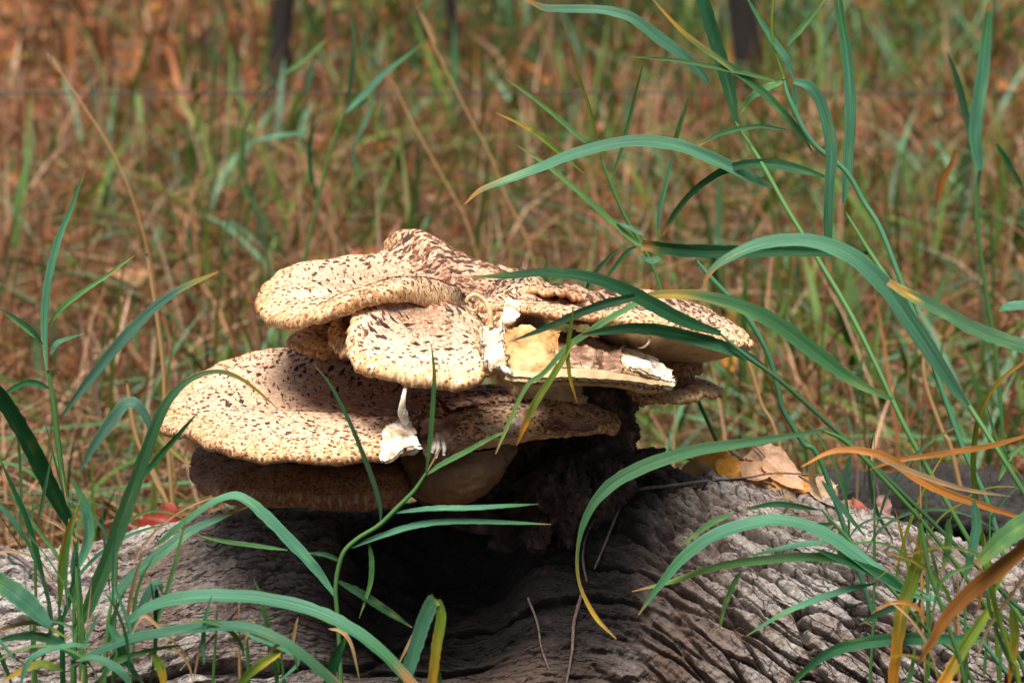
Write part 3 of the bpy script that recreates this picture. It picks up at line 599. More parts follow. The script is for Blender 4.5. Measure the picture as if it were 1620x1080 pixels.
# ------------------------------------------------------------------ grass blades
KIND = {  # base colour, tip colour, how far the tip colour reaches, tilt of the face to the sky
 'g': ((.011, .085, .029), (.040, .130, .035), .15, .15), 'b': ((.072, .220, .135), (.055, .185, .075), .3, .95),
 'l': ((.075, .190, .060), (.14, .24, .06), .3, .4), 'y': ((.14, .23, .025), (.36, .22, .02), .5, .3),
 'o': ((.34, .13, .02), (.42, .17, .045), .5, .3), 's': ((.42, .27, .14), (.48, .34, .20), .3, .3),
 'gy': ((.040, .130, .050), (.38, .24, .03), .28, .25), 'go': ((.035, .125, .055), (.42, .17, .03), .20, .3),
 'bo': ((.075, .220, .135), (.42, .18, .03), .14, .8), 'by': ((.075, .190, .145), (.30, .27, .05), .22, .7), 'yo': ((.15, .22, .03), (.50, .20, .02), .45, .25),
 'p': ((.045, .12, .06), (.05, .14, .06), .3, .5)}
def blade_mesh(pts3, widths, kind, nl=30, na=7, tilt=None, seed=0, m=None, colmul=1.0, twist=0.0, fold=.16):
    base, tip, reach, tl = KIND[kind]; tl = tl if tilt is None else tilt
    p = catmull(pts3, nl); w = np.interp(np.linspace(0, 1, nl), np.linspace(0, 1, len(widths)), widths)
    t = unit(np.gradient(p, axis=0)); v = unit(CAM - p)
    s0 = unit(np.cross(v, t)); ph = tl*1.05*s0[:, 2] + twist*np.linspace(-1, 1, nl)
    n = unit(v*np.cos(ph)[:, None] + s0*np.sin(ph)[:, None]); side = unit(np.cross(t, n))
    wr = w/np.maximum(np.cos(ph), .45)
    a = np.linspace(-1, 1, na); nick = 1 + .10*vnoise(np.stack([np.linspace(0, 1, nl)[:, None]*40+seed+0*a, np.sign(a)[None]*3+0*w[:, None], 0*a[None]+0*w[:, None]], -1))*np.abs(a)[None]
    G = p[:, None] + side[:, None]*(a[None, :, None]*wr[:, None, None]*.5)*nick[..., None] - n[:, None]*((1-np.abs(a))*fold)[None, :, None]*wr[:, None, None]
    tt = np.linspace(0, 1, nl); a_ = np.linspace(-1, 1, na); jit = vnoise(np.stack([tt[:, None]*9+seed*3+0*a_, a_[None]*1.6+0*tt[:, None], 0*a_[None]+0*tt[:, None]+seed], -1))
    f = sstep(1-reach*1.3, 1.0-reach*.25, tt[:, None] + .22*reach*2.2*jit)[..., None]; dead = (sstep(.93, .985, tt[:, None]+.05*jit)*(kind not in 'so'))[..., None]
    rg = np.random.default_rng(seed+11); mul = rg.uniform(.62, 1.18)*colmul
    c = (np.array(base)*(1-f) + np.array(tip)*f)*mul; c = c*(1-dead) + dead*np.array([.30, .17, .07])
    edge = (1+.10*np.abs(a))[None, :, None]; bl = vnoise(np.stack([p[:, 0]*26, p[:, 1]*26+seed*5.1, p[:, 2]*26], -1)); bl = bl[:, None]*.6 + .6*jit; c = c*(1+.30*bl[..., None]) + (np.maximum(0, bl-.42)*(kind != 's'))[..., None]*np.array([.16, .10, 0.0]); cc = np.clip(c*edge, 0, 1)
    buv = np.stack([a[None]*.5+0*tt[:, None], tt[:, None]*np.sum(np.linalg.norm(np.diff(p, axis=0), axis=1))*10+0*a[None], 0*a[None]+0*tt[:, None]+seed], -1)
    return mesh_np('leaf', G.reshape(-1, 3), gridF(nl, na), m or M_BLADE, True, {'Col': cc.reshape(-1, 3), 'buv': buv.reshape(-1, 3)})
SEED = [0]
def yseq(Y, n):
    return np.full(n, Y) if np.isscalar(Y) else np.interp(np.linspace(0, 1, n), np.linspace(0, 1, len(Y)), Y)
def leaf(plant, pts, w, kind, Y, prof=None, tilt=None, twist=.25, m=None, name='leaf', nl=44):
    """pts from base to tip in photograph pixels; w the widest width in pixels"""
    SEED[0] += 1; ys = yseq(Y, len(pts)); p3 = np.array([P(a, b, y) for (a, b), y in zip(pts, ys)])
    prof = prof or [.22, .72, .95, 1, .92, .75, .5, .08]
    sc_ = (1+np.mean(ys)/DIST)*PX
    tw = twist*(1 if SEED[0] % 2 else -1)
    return part(name, blade_mesh(p3, np.array(prof)*w*.74*sc_, kind, nl=nl, tilt=tilt, seed=SEED[0], twist=tw, m=m), plant)
def culm(plant, pts, w, kind, Y, root=True, name='stem', node=True):
    """pts from top to bottom; continued into the soil"""
    SEED[0] += 1; ys = yseq(Y, len(pts)); p3 = [P(a, b, y) for (a, b), y in zip(pts, ys)]
    if root:
        l = p3[-1]; d = p3[-1]-p3[-2]; d = d/max(1e-6, np.linalg.norm(d)); z = l[2]
        gx = l[0] + np.clip(d[0]/max(.3, -d[2]), -.6, .6)*z*.5
        if z > 0.03: p3 += [np.array([l[0]*.45+gx*.55, l[1], z*.5]), np.array([gx, l[1]-.01, -.03])]
    p = catmull(p3, 14+6*len(p3)); n = len(p); r = np.full(n, w*PX*.5*(1+np.mean(ys)/DIST)); r *= np.clip(.12+np.linspace(0, 1, n)*5, 0, 1) if len(pts) < 4 else np.clip(.5+np.linspace(0, 1, n)*5, 0, 1)
    base = np.array(KIND[kind][0])
    me = tube(name, p, r, M_BLADE, 8, .05, SEED[0], {'Col': base*1.1, 'buv': (SEED[0], 0, 0)})
    return part(name, me, plant), p3[-1]
def plant(name, label, leaves, culms, cat='grass', group=None):
    roots = []
    for c in culms:
        Y = c[3] if np.isscalar(c[3]) else c[3][-1]; q = P(*c[0][-1], Y); roots.append((q[0], q[1], 0))
    base = np.mean(roots, axis=0) if roots else P(*leaves[0][0][0], leaves[0][3] if np.isscalar(leaves[0][3]) else leaves[0][3][0])*[1, 1, 0]
    e = thing(name, label, cat, base, group)
    for c in culms: culm(e, *c)
    for l in leaves: leaf(e, *l[:4], **(l[4] if len(l) > 4 else {}))
    return e
UP = dict(tilt=.1)
# ---- left clump
plant('grass_plant', 'tall grass shoot with upright pointed leaf left of the mushrooms', [
    ([(75, 600), (70, 520), (75, 450), (90, 385), (112, 330), (135, 268)], 17, 'b', (-.16, -.14)),
    ([(76, 515), (100, 485), (125, 465), (170, 435), (213, 404)], 12, 'l', -.15),
    ([(68, 545), (50, 522), (25, 503), (-5, 486)], 10, 'g', -.16), ([(66, 538), (40, 520), (8, 496)], 9, 'l', -.15),
    ([(78, 614), (50, 605), (25, 612), (-15, 640)], 15, 'g', -.17),
    ([(98, 658), (150, 590), (200, 530), (245, 485), (290, 455), (345, 430)], 25, 'by', (-.17, -.22)),
    ([(80, 560), (88, 545), (100, 538), (133, 527)], 12, 'b', -.16),
    ([(112, 830), (75, 760), (40, 690), (0, 625), (-40, 575)], 38, 'g', (-.20, -.26), dict(prof=[.5, .85, 1, 1, .95, .9, .6, .1])),
], [([(76, 585), (85, 640), (92, 700), (100, 760), (112, 830), (122, 900), (130, 1000), (136, 1100)], 9, 'l', -.17)])
plant('grass_plant', 'grass shoot whose broad leaf bends over the largest cap with a yellow tip', [
    ([(118, 1000), (140, 960), (165, 900), (190, 830), (215, 760), (240, 690), (262, 640), (295, 604), (335, 588), (372, 594), (405, 616), (440, 647)], 33, 'gy', (-.30, -.29, -.26), dict(prof=[.5, .8, 1, 1, .95, .8, .65, .42, .3, .28, .2, .05], tilt=.35)),
    ([(188, 805), (215, 765), (245, 730), (280, 690), (315, 650)], 15, 'g', -.27),
    ([(128, 742), (150, 702), (175, 667), (196, 640), (214, 638), (229, 656), (242, 682), (262, 705), (302, 738)], 26, 'by', -.22, dict(prof=[.2, .7, 1, 1, .9, .7, .5, .35, .1])),
], [([(122, 985), (118, 1030), (115, 1100)], 9, 'l', -.30)])
plant('grass_plant', 'bluish grass clump at the left end of the log with bent leaves', [
    ([(120, 905), (140, 850), (135, 800), (112, 755)], 24, 'b', -.26), ([(95, 960), (97, 900), (108, 840), (128, 795)], 17, 'y', -.27, UP),
    ([(80, 990), (35, 945), (-25, 905)], 44, 'b', -.36, dict(prof=[.3, .8, 1, 1, .9, .8])),
    ([(75, 950), (60, 880), (42, 820), (20, 770), (-5, 715)], 13, 'g', -.25), ([(62, 905), (40, 850), (0, 800), (-20, 790)], 11, 'b', -.22),
    ([(175, 948), (215, 905), (260, 870), (300, 840), (345, 820), (396, 800)], 24, 'bo', (-.27, -.24), dict(prof=[.7, 1, 1, .9, .7, .4, .06])),
    ([(200, 1010), (222, 965), (240, 930), (252, 922), (257, 940)], 20, 'b', -.30), ([(246, 925), (250, 960), (247, 1000)], 12, 'g', -.30),
    ([(130, 965), (122, 930), (118, 890), (124, 850)], 20, 'b', -.28), ([(100, 900), (85, 870), (30, 800), (10, 770)], 9, 'l', -.24),
    ([(135, 1050), (90, 1015), (40, 1005), (-20, 1018)], 22, 'g', -.36), ([(100, 1060), (60, 1050), (0, 1078)], 18, 'y', -.38),
    ([(170, 985), (185, 1010), (200, 1045), (230, 1085)], 20, 'b', -.36), ([(240, 1030), (255, 1060), (262, 1100)], 20, 'y', -.37, UP),
    ([(160, 1060), (200, 1020), (240, 1000), (285, 985)], 14, 'g', -.33), ([(90, 1000), (110, 950), (120, 900), (122, 870)], 12, 'g', -.30),
    ([(150, 1090), (180, 1050), (230, 1030), (300, 1018)], 13, 'l', -.37), ([(60, 1060), (80, 1000), (75, 940), (60, 900)], 10, 'p', -.33),
    ([(190, 1075), (205, 1000), (190, 950), (178, 915)], 9, 'b', -.35), ([(30, 1090), (50, 1040), (110, 1020), (150, 1025)], 13, 'b', -.39),
    ([(110, 1010), (60, 985), (20, 990), (-20, 1000)], 10, 'yo', -.35), ([(210, 1090), (190, 1060), (150, 1040), (120, 1045)], 18, 'b', -.4)],
    [([(120, 890), (125, 960), (128, 1030), (130, 1100)], 8, 'l', -.30), ([(92, 950), (98, 1010), (100, 1100)], 9, 'g', -.32), ([(178, 940), (170, 1000), (165, 1100)], 8, 'l', -.32)])
plant('grass_plant', 'grass shoot with two long leaves arching low across the log front', [
    ([(200, 985), (230, 962), (280, 946), (340, 941), (420, 946), (500, 966), (560, 996), (610, 1035), (660, 1090)], 27, 'b', (-.34, -.38), dict(prof=[.5, .8, 1, 1, 1, 1, 1, .9, .8])),
    ([(110, 1050), (200, 1012), (280, 996), (360, 989), (420, 1000), (480, 1036), (545, 1095)], 23, 'b', (-.36, -.40), dict(prof=[.6, .9, 1, 1, 1, .95, .9])),
    ([(430, 1060), (424, 1000), (414, 950), (402, 915)], 11, 'l', -.34, UP), ([(440, 1080), (470, 1040), (395, 1005), (380, 995)], 9, 'b', -.36),
    ([(370, 1090), (400, 1060), (440, 1030), (430, 1020)], 20, 'y', -.36), ([(310, 1050), (250, 990), (225, 975), (205, 1010)], 8, 's', -.36)],
    [([(200, 985), (185, 1040), (178, 1100)], 8, 'l', -.35), ([(428, 1010), (435, 1060), (440, 1100)], 7, 'l', -.35)])
# ---- slender shoot in front of the mushrooms
YM = -.26
plant('grass_plant', 'slender green grass shoot standing in front of the largest cap', [
    ([(672, 752), (700, 733), (735, 715), (775, 693), (800, 682)], 12, 'l', YM), ([(674, 748), (680, 700), (685, 640), (687, 590), (682, 543)], 11, 'l', YM, UP),
    ([(602, 828), (601, 800), (590, 760), (575, 720), (555, 672), (525, 612), (497, 576)], 11, 'p', YM, UP),
    ([(622, 811), (680, 804), (740, 803), (800, 800), (852, 797)], 12, 'b', YM), ([(556, 866), (600, 848), (660, 830), (720, 824), (800, 826), (872, 829)], 14, 'b', YM),
    ([(530, 942), (505, 906), (470, 866), (420, 815), (380, 785), (345, 790), (300, 818), (262, 850), (238, 868)], 25, 'b', (YM, -.24), dict(prof=[.25, .75, 1, 1, .75, .55, .5, .45, .1])),
    ([(533, 918), (570, 938), (610, 964), (652, 992)], 19, 'g', YM, dict(prof=[.3, .9, 1, .8, .1])), ([(584, 858), (588, 890), (585, 925), (568, 978)], 12, 'l', YM, UP),
    ([(541, 888), (515, 877), (485, 874)], 11, 'g', YM), ([(455, 870), (400, 862), (350, 855), (310, 845)], 10, 'l', YM), ([(676, 745), (690, 720), (703, 700)], 4, 's', YM)],
    [([(676, 745), (655, 776), (630, 801), (600, 830), (568, 850), (546, 870), (536, 895), (531, 930), (533, 965), (536, 1010), (540, 1100)], 7, 'l', YM)])
plant('grass_plant', 'short grass shoot with a sharply folded blue green leaf before the log', [
    ([(632, 1100), (652, 1040), (668, 990), (682, 955), (690, 948)], 31, 'b', -.37, dict(prof=[.8, 1, 1, 1, .9], tilt=.3)), ([(692, 948), (698, 975), (690, 1025), (682, 1100)], 22, 'y', -.37, dict(prof=[.7, 1, 1, .9], tilt=.1)),
    ([(512, 1100), (530, 1045), (548, 1005)], 24, 'g', -.34, UP), ([(520, 994), (540, 998), (556, 1020), (570, 1080)], 9, 's', -.34), ([(700, 1090), (694, 1065), (690, 1050)], 9, 'l', -.36),
    ([(628, 1055), (650, 1010), (668, 975)], 6, 's', -.33)], [([(655, 1050), (650, 1100)], 8, 'l', -.36)])
# ---- right: tall culms leaning to the left
YR = -.22
plant('tall_grass_plant', 'tall leaning grass culm whose topmost leaf stands straight up', [
    ([(1164, 196), (1158, 160), (1145, 110), (1130, 60), (1112, 0), (1100, -50)], 28, 'g', (.05, .08), dict(prof=[.35, .8, 1, 1, 1, .9], tilt=.05)),
    ([(1412, 632), (1350, 602), (1290, 557), (1230, 512), (1170, 483), (1100, 467), (1040, 466), (1005, 476)], 33, 'gy', (-.16, -.18), dict(prof=[.25, .7, 1, 1, .9, .7, .55, .35], tilt=.5)),
    ([(1013, 476), (965, 503), (930, 526), (896, 550), (860, 590), (832, 612), (800, 680), (784, 718)], 14, 'l', (-.2, -.24), dict(prof=[.9, 1, 1, .9, .8, .7, .6, .15])),
], [([(1163, 193), (1200, 250), (1247, 333), (1298, 416), (1344, 493), (1386, 577), (1411, 631), (1440, 690), (1490, 780), (1560, 900), (1640, 1030)], 8, 'l', (.05, -.12, -.2))])
plant('tall_grass_plant', 'leaning grass culm with two long green leaves crossing the right caps', [
    ([(1140, 527), (1100, 514), (1060, 496), (1000, 464), (950, 443), (900, 433), (850, 431), (800, 436), (735, 438)], 30, 'g', (YR, -.25), dict(prof=[.4, .8, 1, 1, .85, .75, .6, .45, .05], tilt=.45)),
    ([(1215, 585), (1180, 562), (1120, 541), (1060, 526), (1010, 519), (960, 523), (920, 530)], 28, 'g', YR, dict(prof=[.1, .7, 1, 1, .9, .6, .25], tilt=.1)),
    ([(1005, 470), (960, 480), (910, 498), (860, 520), (805, 541)], 20, 'g', -.24, dict(prof=[.8, 1, .9, .6, .08])),
    ([(908, 538), (886, 576), (847, 637), (830, 672), (817, 705)], 16, 'yo', -.25, dict(prof=[.4, .8, 1, .9, .1], tilt=.1)),
    ([(907, 487), (899, 548), (901, 592), (913, 637)], 10, 'y', -.25, UP),
], [([(1138, 527), (1180, 562), (1237, 604), (1314, 673), (1356, 711), (1420, 772), (1500, 850), (1600, 950), (1660, 1020)], 7, 'p', (YR, -.26)),
    ([(1100, 410), (1125, 440), (1180, 500), (1215, 560), (1232, 620), (1240, 650), (1270, 700), (1310, 760)], 8, 'b', -.12)])
plant('tall_grass_plant', 'tall grass culm with a broad arching leaf ending in an orange tip', [
    ([(1532, 642), (1510, 612), (1480, 568), (1440, 508), (1400, 452), (1350, 407), (1300, 384), (1250, 379), (1200, 386), (1150, 408), (1122, 432), (1113, 458)], 37, 'bo', (-.28, -.30), dict(prof=[.25, .6, .85, 1, 1, .95, .85, .75, .65, .5, .3, .05], tilt=.6)),
    ([(1378, 400), (1330, 400), (1250, 397), (1150, 398), (1080, 396), (1015, 388)], 27, 'g', (-.16, -.20), dict(prof=[.2, .6, .85, 1, 1, .9], tilt=.05)),
    ([(1045, 408), (1030, 412), (1012, 405)], 14, 'b', -.2),
    ([(1650, 555), (1600, 541), (1540, 519), (1490, 491), (1440, 466), (1405, 446)], 30, 'gy', (-.34, -.30), dict(prof=[1, 1, 1, .9, .75, .5], tilt=.5)),
], [([(1337, 335), (1375, 397), (1406, 443), (1437, 490), (1490, 575), (1532, 640), (1558, 680), (1590, 730), (1650, 830), (1720, 960)], 8, 'l', (-.15, -.28)),])
plant('tall_grass_plant', 'tall grass culm with glaucous leaves arching above the topmost cap', [
    ([(1222, 296), (1180, 276), (1140, 256), (1080, 232), (1020, 222), (960, 229), (900, 246), (850, 266), (800, 285), (760, 301), (735, 323)], 26, 'bo', (.02, -.02), dict(prof=[.3, .9, 1, 1, 1, .9, .85, .75, .6, .4, .08], tilt=.7)),
    ([(1308, 281), (1270, 269), (1220, 259), (1175, 261), (1140, 272), (1103, 297), (1073, 330), (1047, 372)], 22, 'g', (.0, .03), dict(prof=[.2, .8, 1, .9, .7, .6, .55, .5])),
    ([(1246, 206), (1200, 200), (1150, 208), (1110, 226), (1083, 247)], 11, 'gy', .02), ([(1242, 128), (1210, 140), (1185, 158), (1170, 182)], 16, 'l', .03),
    ([(1256, 128), (1285, 140), (1305, 182), (1315, 235), (1312, 300), (1310, 355), (1311, 432)], 25, 'b', -.02, dict(prof=[.5, .9, 1, 1, .9, .8, .5], tilt=.2)),
    ([(1335, 322), (1340, 270), (1345, 210), (1345, 150), (1340, 90), (1330, 30), (1322, -30)], 24, 'b', .03, dict(prof=[.3, .9, 1, 1, .9, .8, .7], tilt=.1)),
    ([(1285, 240), (1262, 205), (1232, 170), (1200, 140), (1150, 102), (1082, 52), (1020, -15)], 17, 'gy', .02),
    ([(1232, 130), (1200, 121), (1147, 109), (1080, 97), (1030, 92), (985, 88)], 10, 'l', .02),
    ([(1122, 134), (1108, 115), (1080, 87), (1040, 58), (1000, 28), (957, 16), (900, 14), (860, 12), (822, -6)], 24, 'bo', .1, dict(prof=[.3, .8, 1, 1, .9, .8, .7, .6, .1], tilt=.6)),
    ([(1256, 126), (1245, 96), (1225, 66), (1203, 33), (1175, -15)], 15, 'b', .03), ([(1245, 72), (1275, 36), (1310, -8)], 13, 'l', .05), ([(1256, 186), (1258, 160), (1255, 128)], 13, 'b', .02),
], [([(1240, 125), (1250, 160), (1285, 225), (1337, 270), (1367, 320), (1393, 362), (1425, 443), (1470, 560), (1520, 700), (1580, 850)], 8, 'b', (.02, .0, -.05)),
    ([(1225, -20), (1222, 60), (1240, 125)], 4, 'y', .03, False)])
plant('grass_plant', 'fine branched grass shoot with narrow spreading leaves above the right caps', [
    ([(926, 226), (905, 206), (850, 160), (798, 123)], 10, 'l', .12), ([(925, 275), (856, 218), (830, 200), (784, 178)], 9, 'y', .12), ([(1018, 390), (1000, 378), (930, 316), (866, 262), (816, 229)], 12, 'l', .10),
    ([(968, 287), (990, 212), (1005, 152), (1019, 95)], 9, 'l', .12, UP), ([(1066, 235), (1075, 200), (1092, 148)], 11, 'l', .12, UP), ([(950, 245), (935, 180), (912, 110), (892, 38)], 7, 'y', .12, UP),
    ([(1040, 372), (1044, 330), (1056, 280), (1066, 235)], 10, 'b', .13, UP), ([(960, 440), (990, 400), (1012, 388)], 9, 'g', .08), ([(925, 470), (935, 440), (965, 405), (985, 392)], 8, 'g', .08), ([(1018, 372), (995, 360), (975, 352)], 9, 'b', .1)],
    [([(950, 248), (965, 287), (990, 345), (1018, 392), (1040, 440), (1060, 520), (1090, 600), (1130, 690), (1160, 760)], 6, 'l', .11)])
# ---- right lower
plant('grass_plant', 'grass shoot with a wide leaf drooping beside the dark stalk', [
    ([(1310, 679), (1200, 697), (1100, 712), (1020, 737), (965, 768), (932, 808), (915, 860), (916, 920), (942, 975), (975, 1010)], 30, 'gy', (-.24, -.27), dict(prof=[.15, .6, .9, 1, .9, .6, .25, .2, .35, .1], tilt=.5))],
    [([(1300, 680), (1340, 700), (1400, 760), (1480, 850), (1560, 960), (1620, 1060)], 7, 'l', -.25)])
plant('grass_plant', 'low arching blue green grass leaves spreading over the grey bark', [
    ([(1490, 950), (1440, 934), (1390, 904), (1340, 866), (1290, 836), (1240, 822), (1190, 826), (1130, 846), (1080, 882), (1040, 930), (1010, 972)], 29, 'b', (-.32, -.30), dict(prof=[.4, .8, 1, 1, .9, .8, .85, .9, .8, .5, .1])),
    ([(1470, 942), (1400, 908), (1340, 887), (1280, 880), (1200, 886), (1130, 897), (1060, 920), (1000, 935)], 20, 'l', (-.32, -.29)),
    ([(1450, 950), (1400, 912), (1340, 888), (1285, 866)], 22, 'g', -.32), ([(1386, 922), (1340, 932), (1290, 948), (1235, 972), (1180, 1006)], 15, 'b', -.31),
    ([(1450, 950), (1400, 966), (1358, 988)], 14, 'g', -.32), ([(1172, 903), (1160, 925), (1146, 960), (1137, 1000)], 12, 'l', -.30, UP),
    ([(1160, 812), (1120, 830), (1075, 864)], 13, 'l', -.28), ([(1295, 806), (1230, 797), (1175, 806)], 13, 'g', -.27), ([(1322, 828), (1290, 832), (1262, 846)], 11, 'g', -.27), ([(1320, 856), (1260, 862), (1180, 880)], 12, 'b', -.29)],
    [([(1480, 945), (1540, 1000), (1590, 1060), (1620, 1100)], 7, 'b', -.33), ([(1300, 806), (1340, 850), (1400, 920), (1470, 1000), (1540, 1080)], 6, 'l', -.30)])
plant('grass_plant', 'grass clump at the right corner with green and burnt orange leaves', [
    ([(1560, 1012), (1480, 1010), (1410, 1011), (1340, 1022), (1290, 1046), (1240, 1095)], 27, 'g', (-.36, -.34), dict(prof=[.4, .9, 1, 1, .9, .6, .2])),
    ([(1456, 815), (1456, 870), (1442, 920), (1426, 970), (1418, 1030), (1410, 1100)], 31, 'yo', -.36, dict(prof=[.1, .8, 1, .95, .8, .7], tilt=.05)),
    ([(1640, 850), (1580, 900), (1540, 932), (1500, 972), (1472, 1018), (1452, 1050)], 34, 'o', (-.44, -.42), dict(prof=[.9, 1, 1, .8, .5, .06])),
    ([(1575, 950), (1535, 1008), (1505, 1058), (1480, 1100)], 26, 'yo', -.38, dict(prof=[.6, 1, 1, .9], tilt=.1)), ([(1650, 810), (1610, 835), (1580, 858), (1545, 893)], 46, 'l', -.44, dict(prof=[1, 1, .9, .4])),
    ([(1545, 890), (1490, 920), (1470, 1000)], 8, 'l', -.4), ([(1600, 960), (1605, 1010), (1595, 1090)], 22, 'yo', -.4, UP), ([(1540, 790), (1545, 830), (1535, 880), (1525, 920)], 22, 'b', -.36, UP),
    ([(1620, 1090), (1590, 1030), (1565, 960), (1555, 900)], 9, 'l', -.4), ([(1500, 820), (1500, 860), (1490, 905)], 18, 'l', -.36, UP), ([(1430, 1100), (1442, 1060), (1448, 1020)], 11, 'l', -.36, UP),
    ([(1640, 880), (1600, 940), (1560, 1000), (1540, 1060)], 8, 's', -.42)],
    [([(1560, 880), (1575, 960), (1600, 1040), (1615, 1100)], 8, 'y', -.42), ([(1456, 820), (1470, 900), (1500, 990), (1530, 1100)], 7, 'l', -.38)])
plant('grass_plant', 'withered grass stem with long tan and orange leaves over the fallen leaves', [
    ([(1640, 826), (1560, 801), (1490, 776), (1440, 748), (1400, 722), (1350, 711), (1310, 716), (1268, 738)], 20, 'o', -.30), ([(1640, 684), (1570, 704), (1500, 716), (1420, 728), (1375, 742)], 13, 'o', -.28),
    ([(1380, 720), (1440, 745), (1520, 772), (1600, 785)], 12, 's', -.31), ([(1285, 715), (1285, 760), (1300, 790)], 16, 's', -.28, UP)],
    [([(1620, 818), (1650, 880), (1680, 980)], 8, 's', -.32)])
plant('grass_plant', 'thin yellowing grass stem curving at the right edge beside dry grass', [
    ([(1560, 880), (1545, 800), (1540, 720), (1552, 650), (1582, 602), (1630, 566)], 12, 'y', (-.2, -.24), dict(prof=[.8, 1, 1, .9, .8, .4])), ([(1580, 760), (1600, 720), (1640, 690)], 12, 'l', -.2), ([(1650, 480), (1600, 484), (1580, 492)], 20, 'b', -.1),
    ([(1560, 640), (1580, 700), (1620, 760)], 8, 'l', -.2), ([(1345, 720), (1340, 755), (1337, 800)], 13, 'b', -.1, UP), ([(1300, 760), (1330, 800), (1370, 850)], 14, 'b', -.16)],
    [([(1556, 840), (1565, 900), (1575, 980)], 7, 'y', -.22)])
plant('tall_grass_plant', 'pair of upright blue green blades in the field at the right edge', [
    ([(1550, 270), (1543, 210), (1553, 130), (1560, 60), (1566, 5)], 28, 'b', .45, dict(prof=[.6, 1, 1, .8, .4], tilt=.1)), ([(1548, 250), (1530, 190), (1515, 130), (1498, 82)], 17, 'p', .5, dict(tilt=.1)), ([(1620, 300), (1590, 250), (1575, 225)], 12, 'g', .45),
    ([(1480, 330), (1490, 290), (1505, 260), (1510, 235)], 14, 'o', .5, UP)], [([(1550, 265), (1545, 340), (1560, 460), (1580, 600)], 7, 'l', .46)])

def wisps(label, n, box, Y, kinds, seed, h=(60, 220), w=(5, 11)):
    rg = np.random.default_rng(seed); e = thing('grass_plant', label, 'grass', P((box[0]+box[1])/2, 1080, Y)*[1, 1, 0])
    for i in range(n):
        x0 = rg.uniform(box[0], box[1]); y0 = rg.uniform(box[2], box[3]); L_ = rg.uniform(*h); a = rg.normal(0, .6); bend = rg.uniform(-.5, 1.3)*(1 if a > 0 else -1)
        pts = [(x0 + L_*t*math.sin(a*.4 + bend*t), y0 - L_*t*math.cos(a*.4 + bend*t)) for t in (0, .25, .5, .75, 1)]
        leaf(e, pts, rg.uniform(*w), kinds[int(rg.integers(len(kinds)))], Y + rg.uniform(-.05, .05))
    culm(e, [((box[0]+box[1])/2, box[2]-20), ((box[0]+box[1])/2+4, 1100)], 6, kinds[0], Y)
    for k in range(3):
        x0 = box[0]+(box[1]-box[0])*(k+.5)/3
        culm(e, [(x0+rg.uniform(-20, 20), rg.uniform(box[2]-90, box[2])), (x0+rg.uniform(-10, 10), box[3]), (x0, 1100)], 5, 's' if k == 1 else kinds[0], Y)
wisps('wispy low grass with narrow leaves crowding the left end of the log', 15, (10, 250, 960, 1090), -.33, ['l', 'b', 'g', 's', 'l'], 5)
wisps('wispy narrow grass leaves before the log at the right corner', 11, (1430, 1620, 930, 1090), -.35, ['l', 'g', 'y', 's', 'o'], 8)
wisps('sparse thin grass wisps in front of the left bark', 9, (300, 480, 1010, 1090), -.34, ['l', 'b', 's'], 11, (50, 150))
wisps('fine grass wisps standing left of the lowest cap', 14, (20, 210, 800, 940), -.2, ['l', 'p', 'b', 's'], 15, (80, 240), (4, 9))
wisps('fine green wisps rising among the leaning culms', 12, (1330, 1600, 760, 950), -.16, ['l', 'p', 'y'], 19, (90, 260), (4, 9))

# ------------------------------------------------------------------ twigs, rootlets and fallen leaves
def twig(label, pts, w, Y):
    SEED[0] += 1; p = catmull([P(a, b, y) for (a, b), y in zip(pts, yseq(Y, len(pts)))], 10*len(pts)); n = len(p)
    base = p[0].copy(); me = tube('twig', p-base, np.linspace(1, .6, n)*w*PX*.5, M_TWIG, 8, .2, SEED[0])
    o = obj('twig', me); o.location = base; tag(o, label, 'twig')
def on_log(px, py, lift=.004):
    """where the ray of a pixel meets the log's undisplaced surface"""
    d = P(px, py, 0)-CAM; d /= np.linalg.norm(d)
    for t in np.arange(1.6, 2.6, .002):
        q = CAM+d*t; r, yc, zc = log_frame(np.array([q[0]])); 
        if math.hypot(q[1]-yc[0], q[2]-zc[0]) < r[0]+lift: return q
    return P(px, py, -.05)
def twig_on(label, pts, w, lift=.006):
    twig(label, pts, w, [on_log(a, b, lift)[1] for a, b in pts])
twig_on('curved brown twig hugging the bark below the dark stalk', [(1120, 760), (1060, 768), (1005, 775), (960, 795), (930, 840), (922, 880), (928, 920)], 6)
twig_on('thin forked twig lying on the bark under the drooping leaf', [(990, 780), (975, 815), (955, 865), (940, 900)], 5)
twig_on('slender vertical twig on the log front below the stalk', [(920, 940), (908, 985), (905, 1030), (895, 1085)], 6)
twig_on('red brown rootlet on the brown bark beside the dark hollow', [(835, 945), (850, 985), (858, 1030), (880, 1085)], 4)
twig_on('grey twig resting on the left end of the log', [(-20, 860), (20, 875), (60, 905), (100, 945), (118, 985)], 10)
twig_on('fine dark twig slanting down the left bark', [(430, 890), (390, 945), (340, 1000), (285, 1060)], 5)
twig_on('hairlike twig curling over the bark ridge above the grey plates', [(1130, 760), (1180, 755), (1230, 748), (1300, 752)], 4)

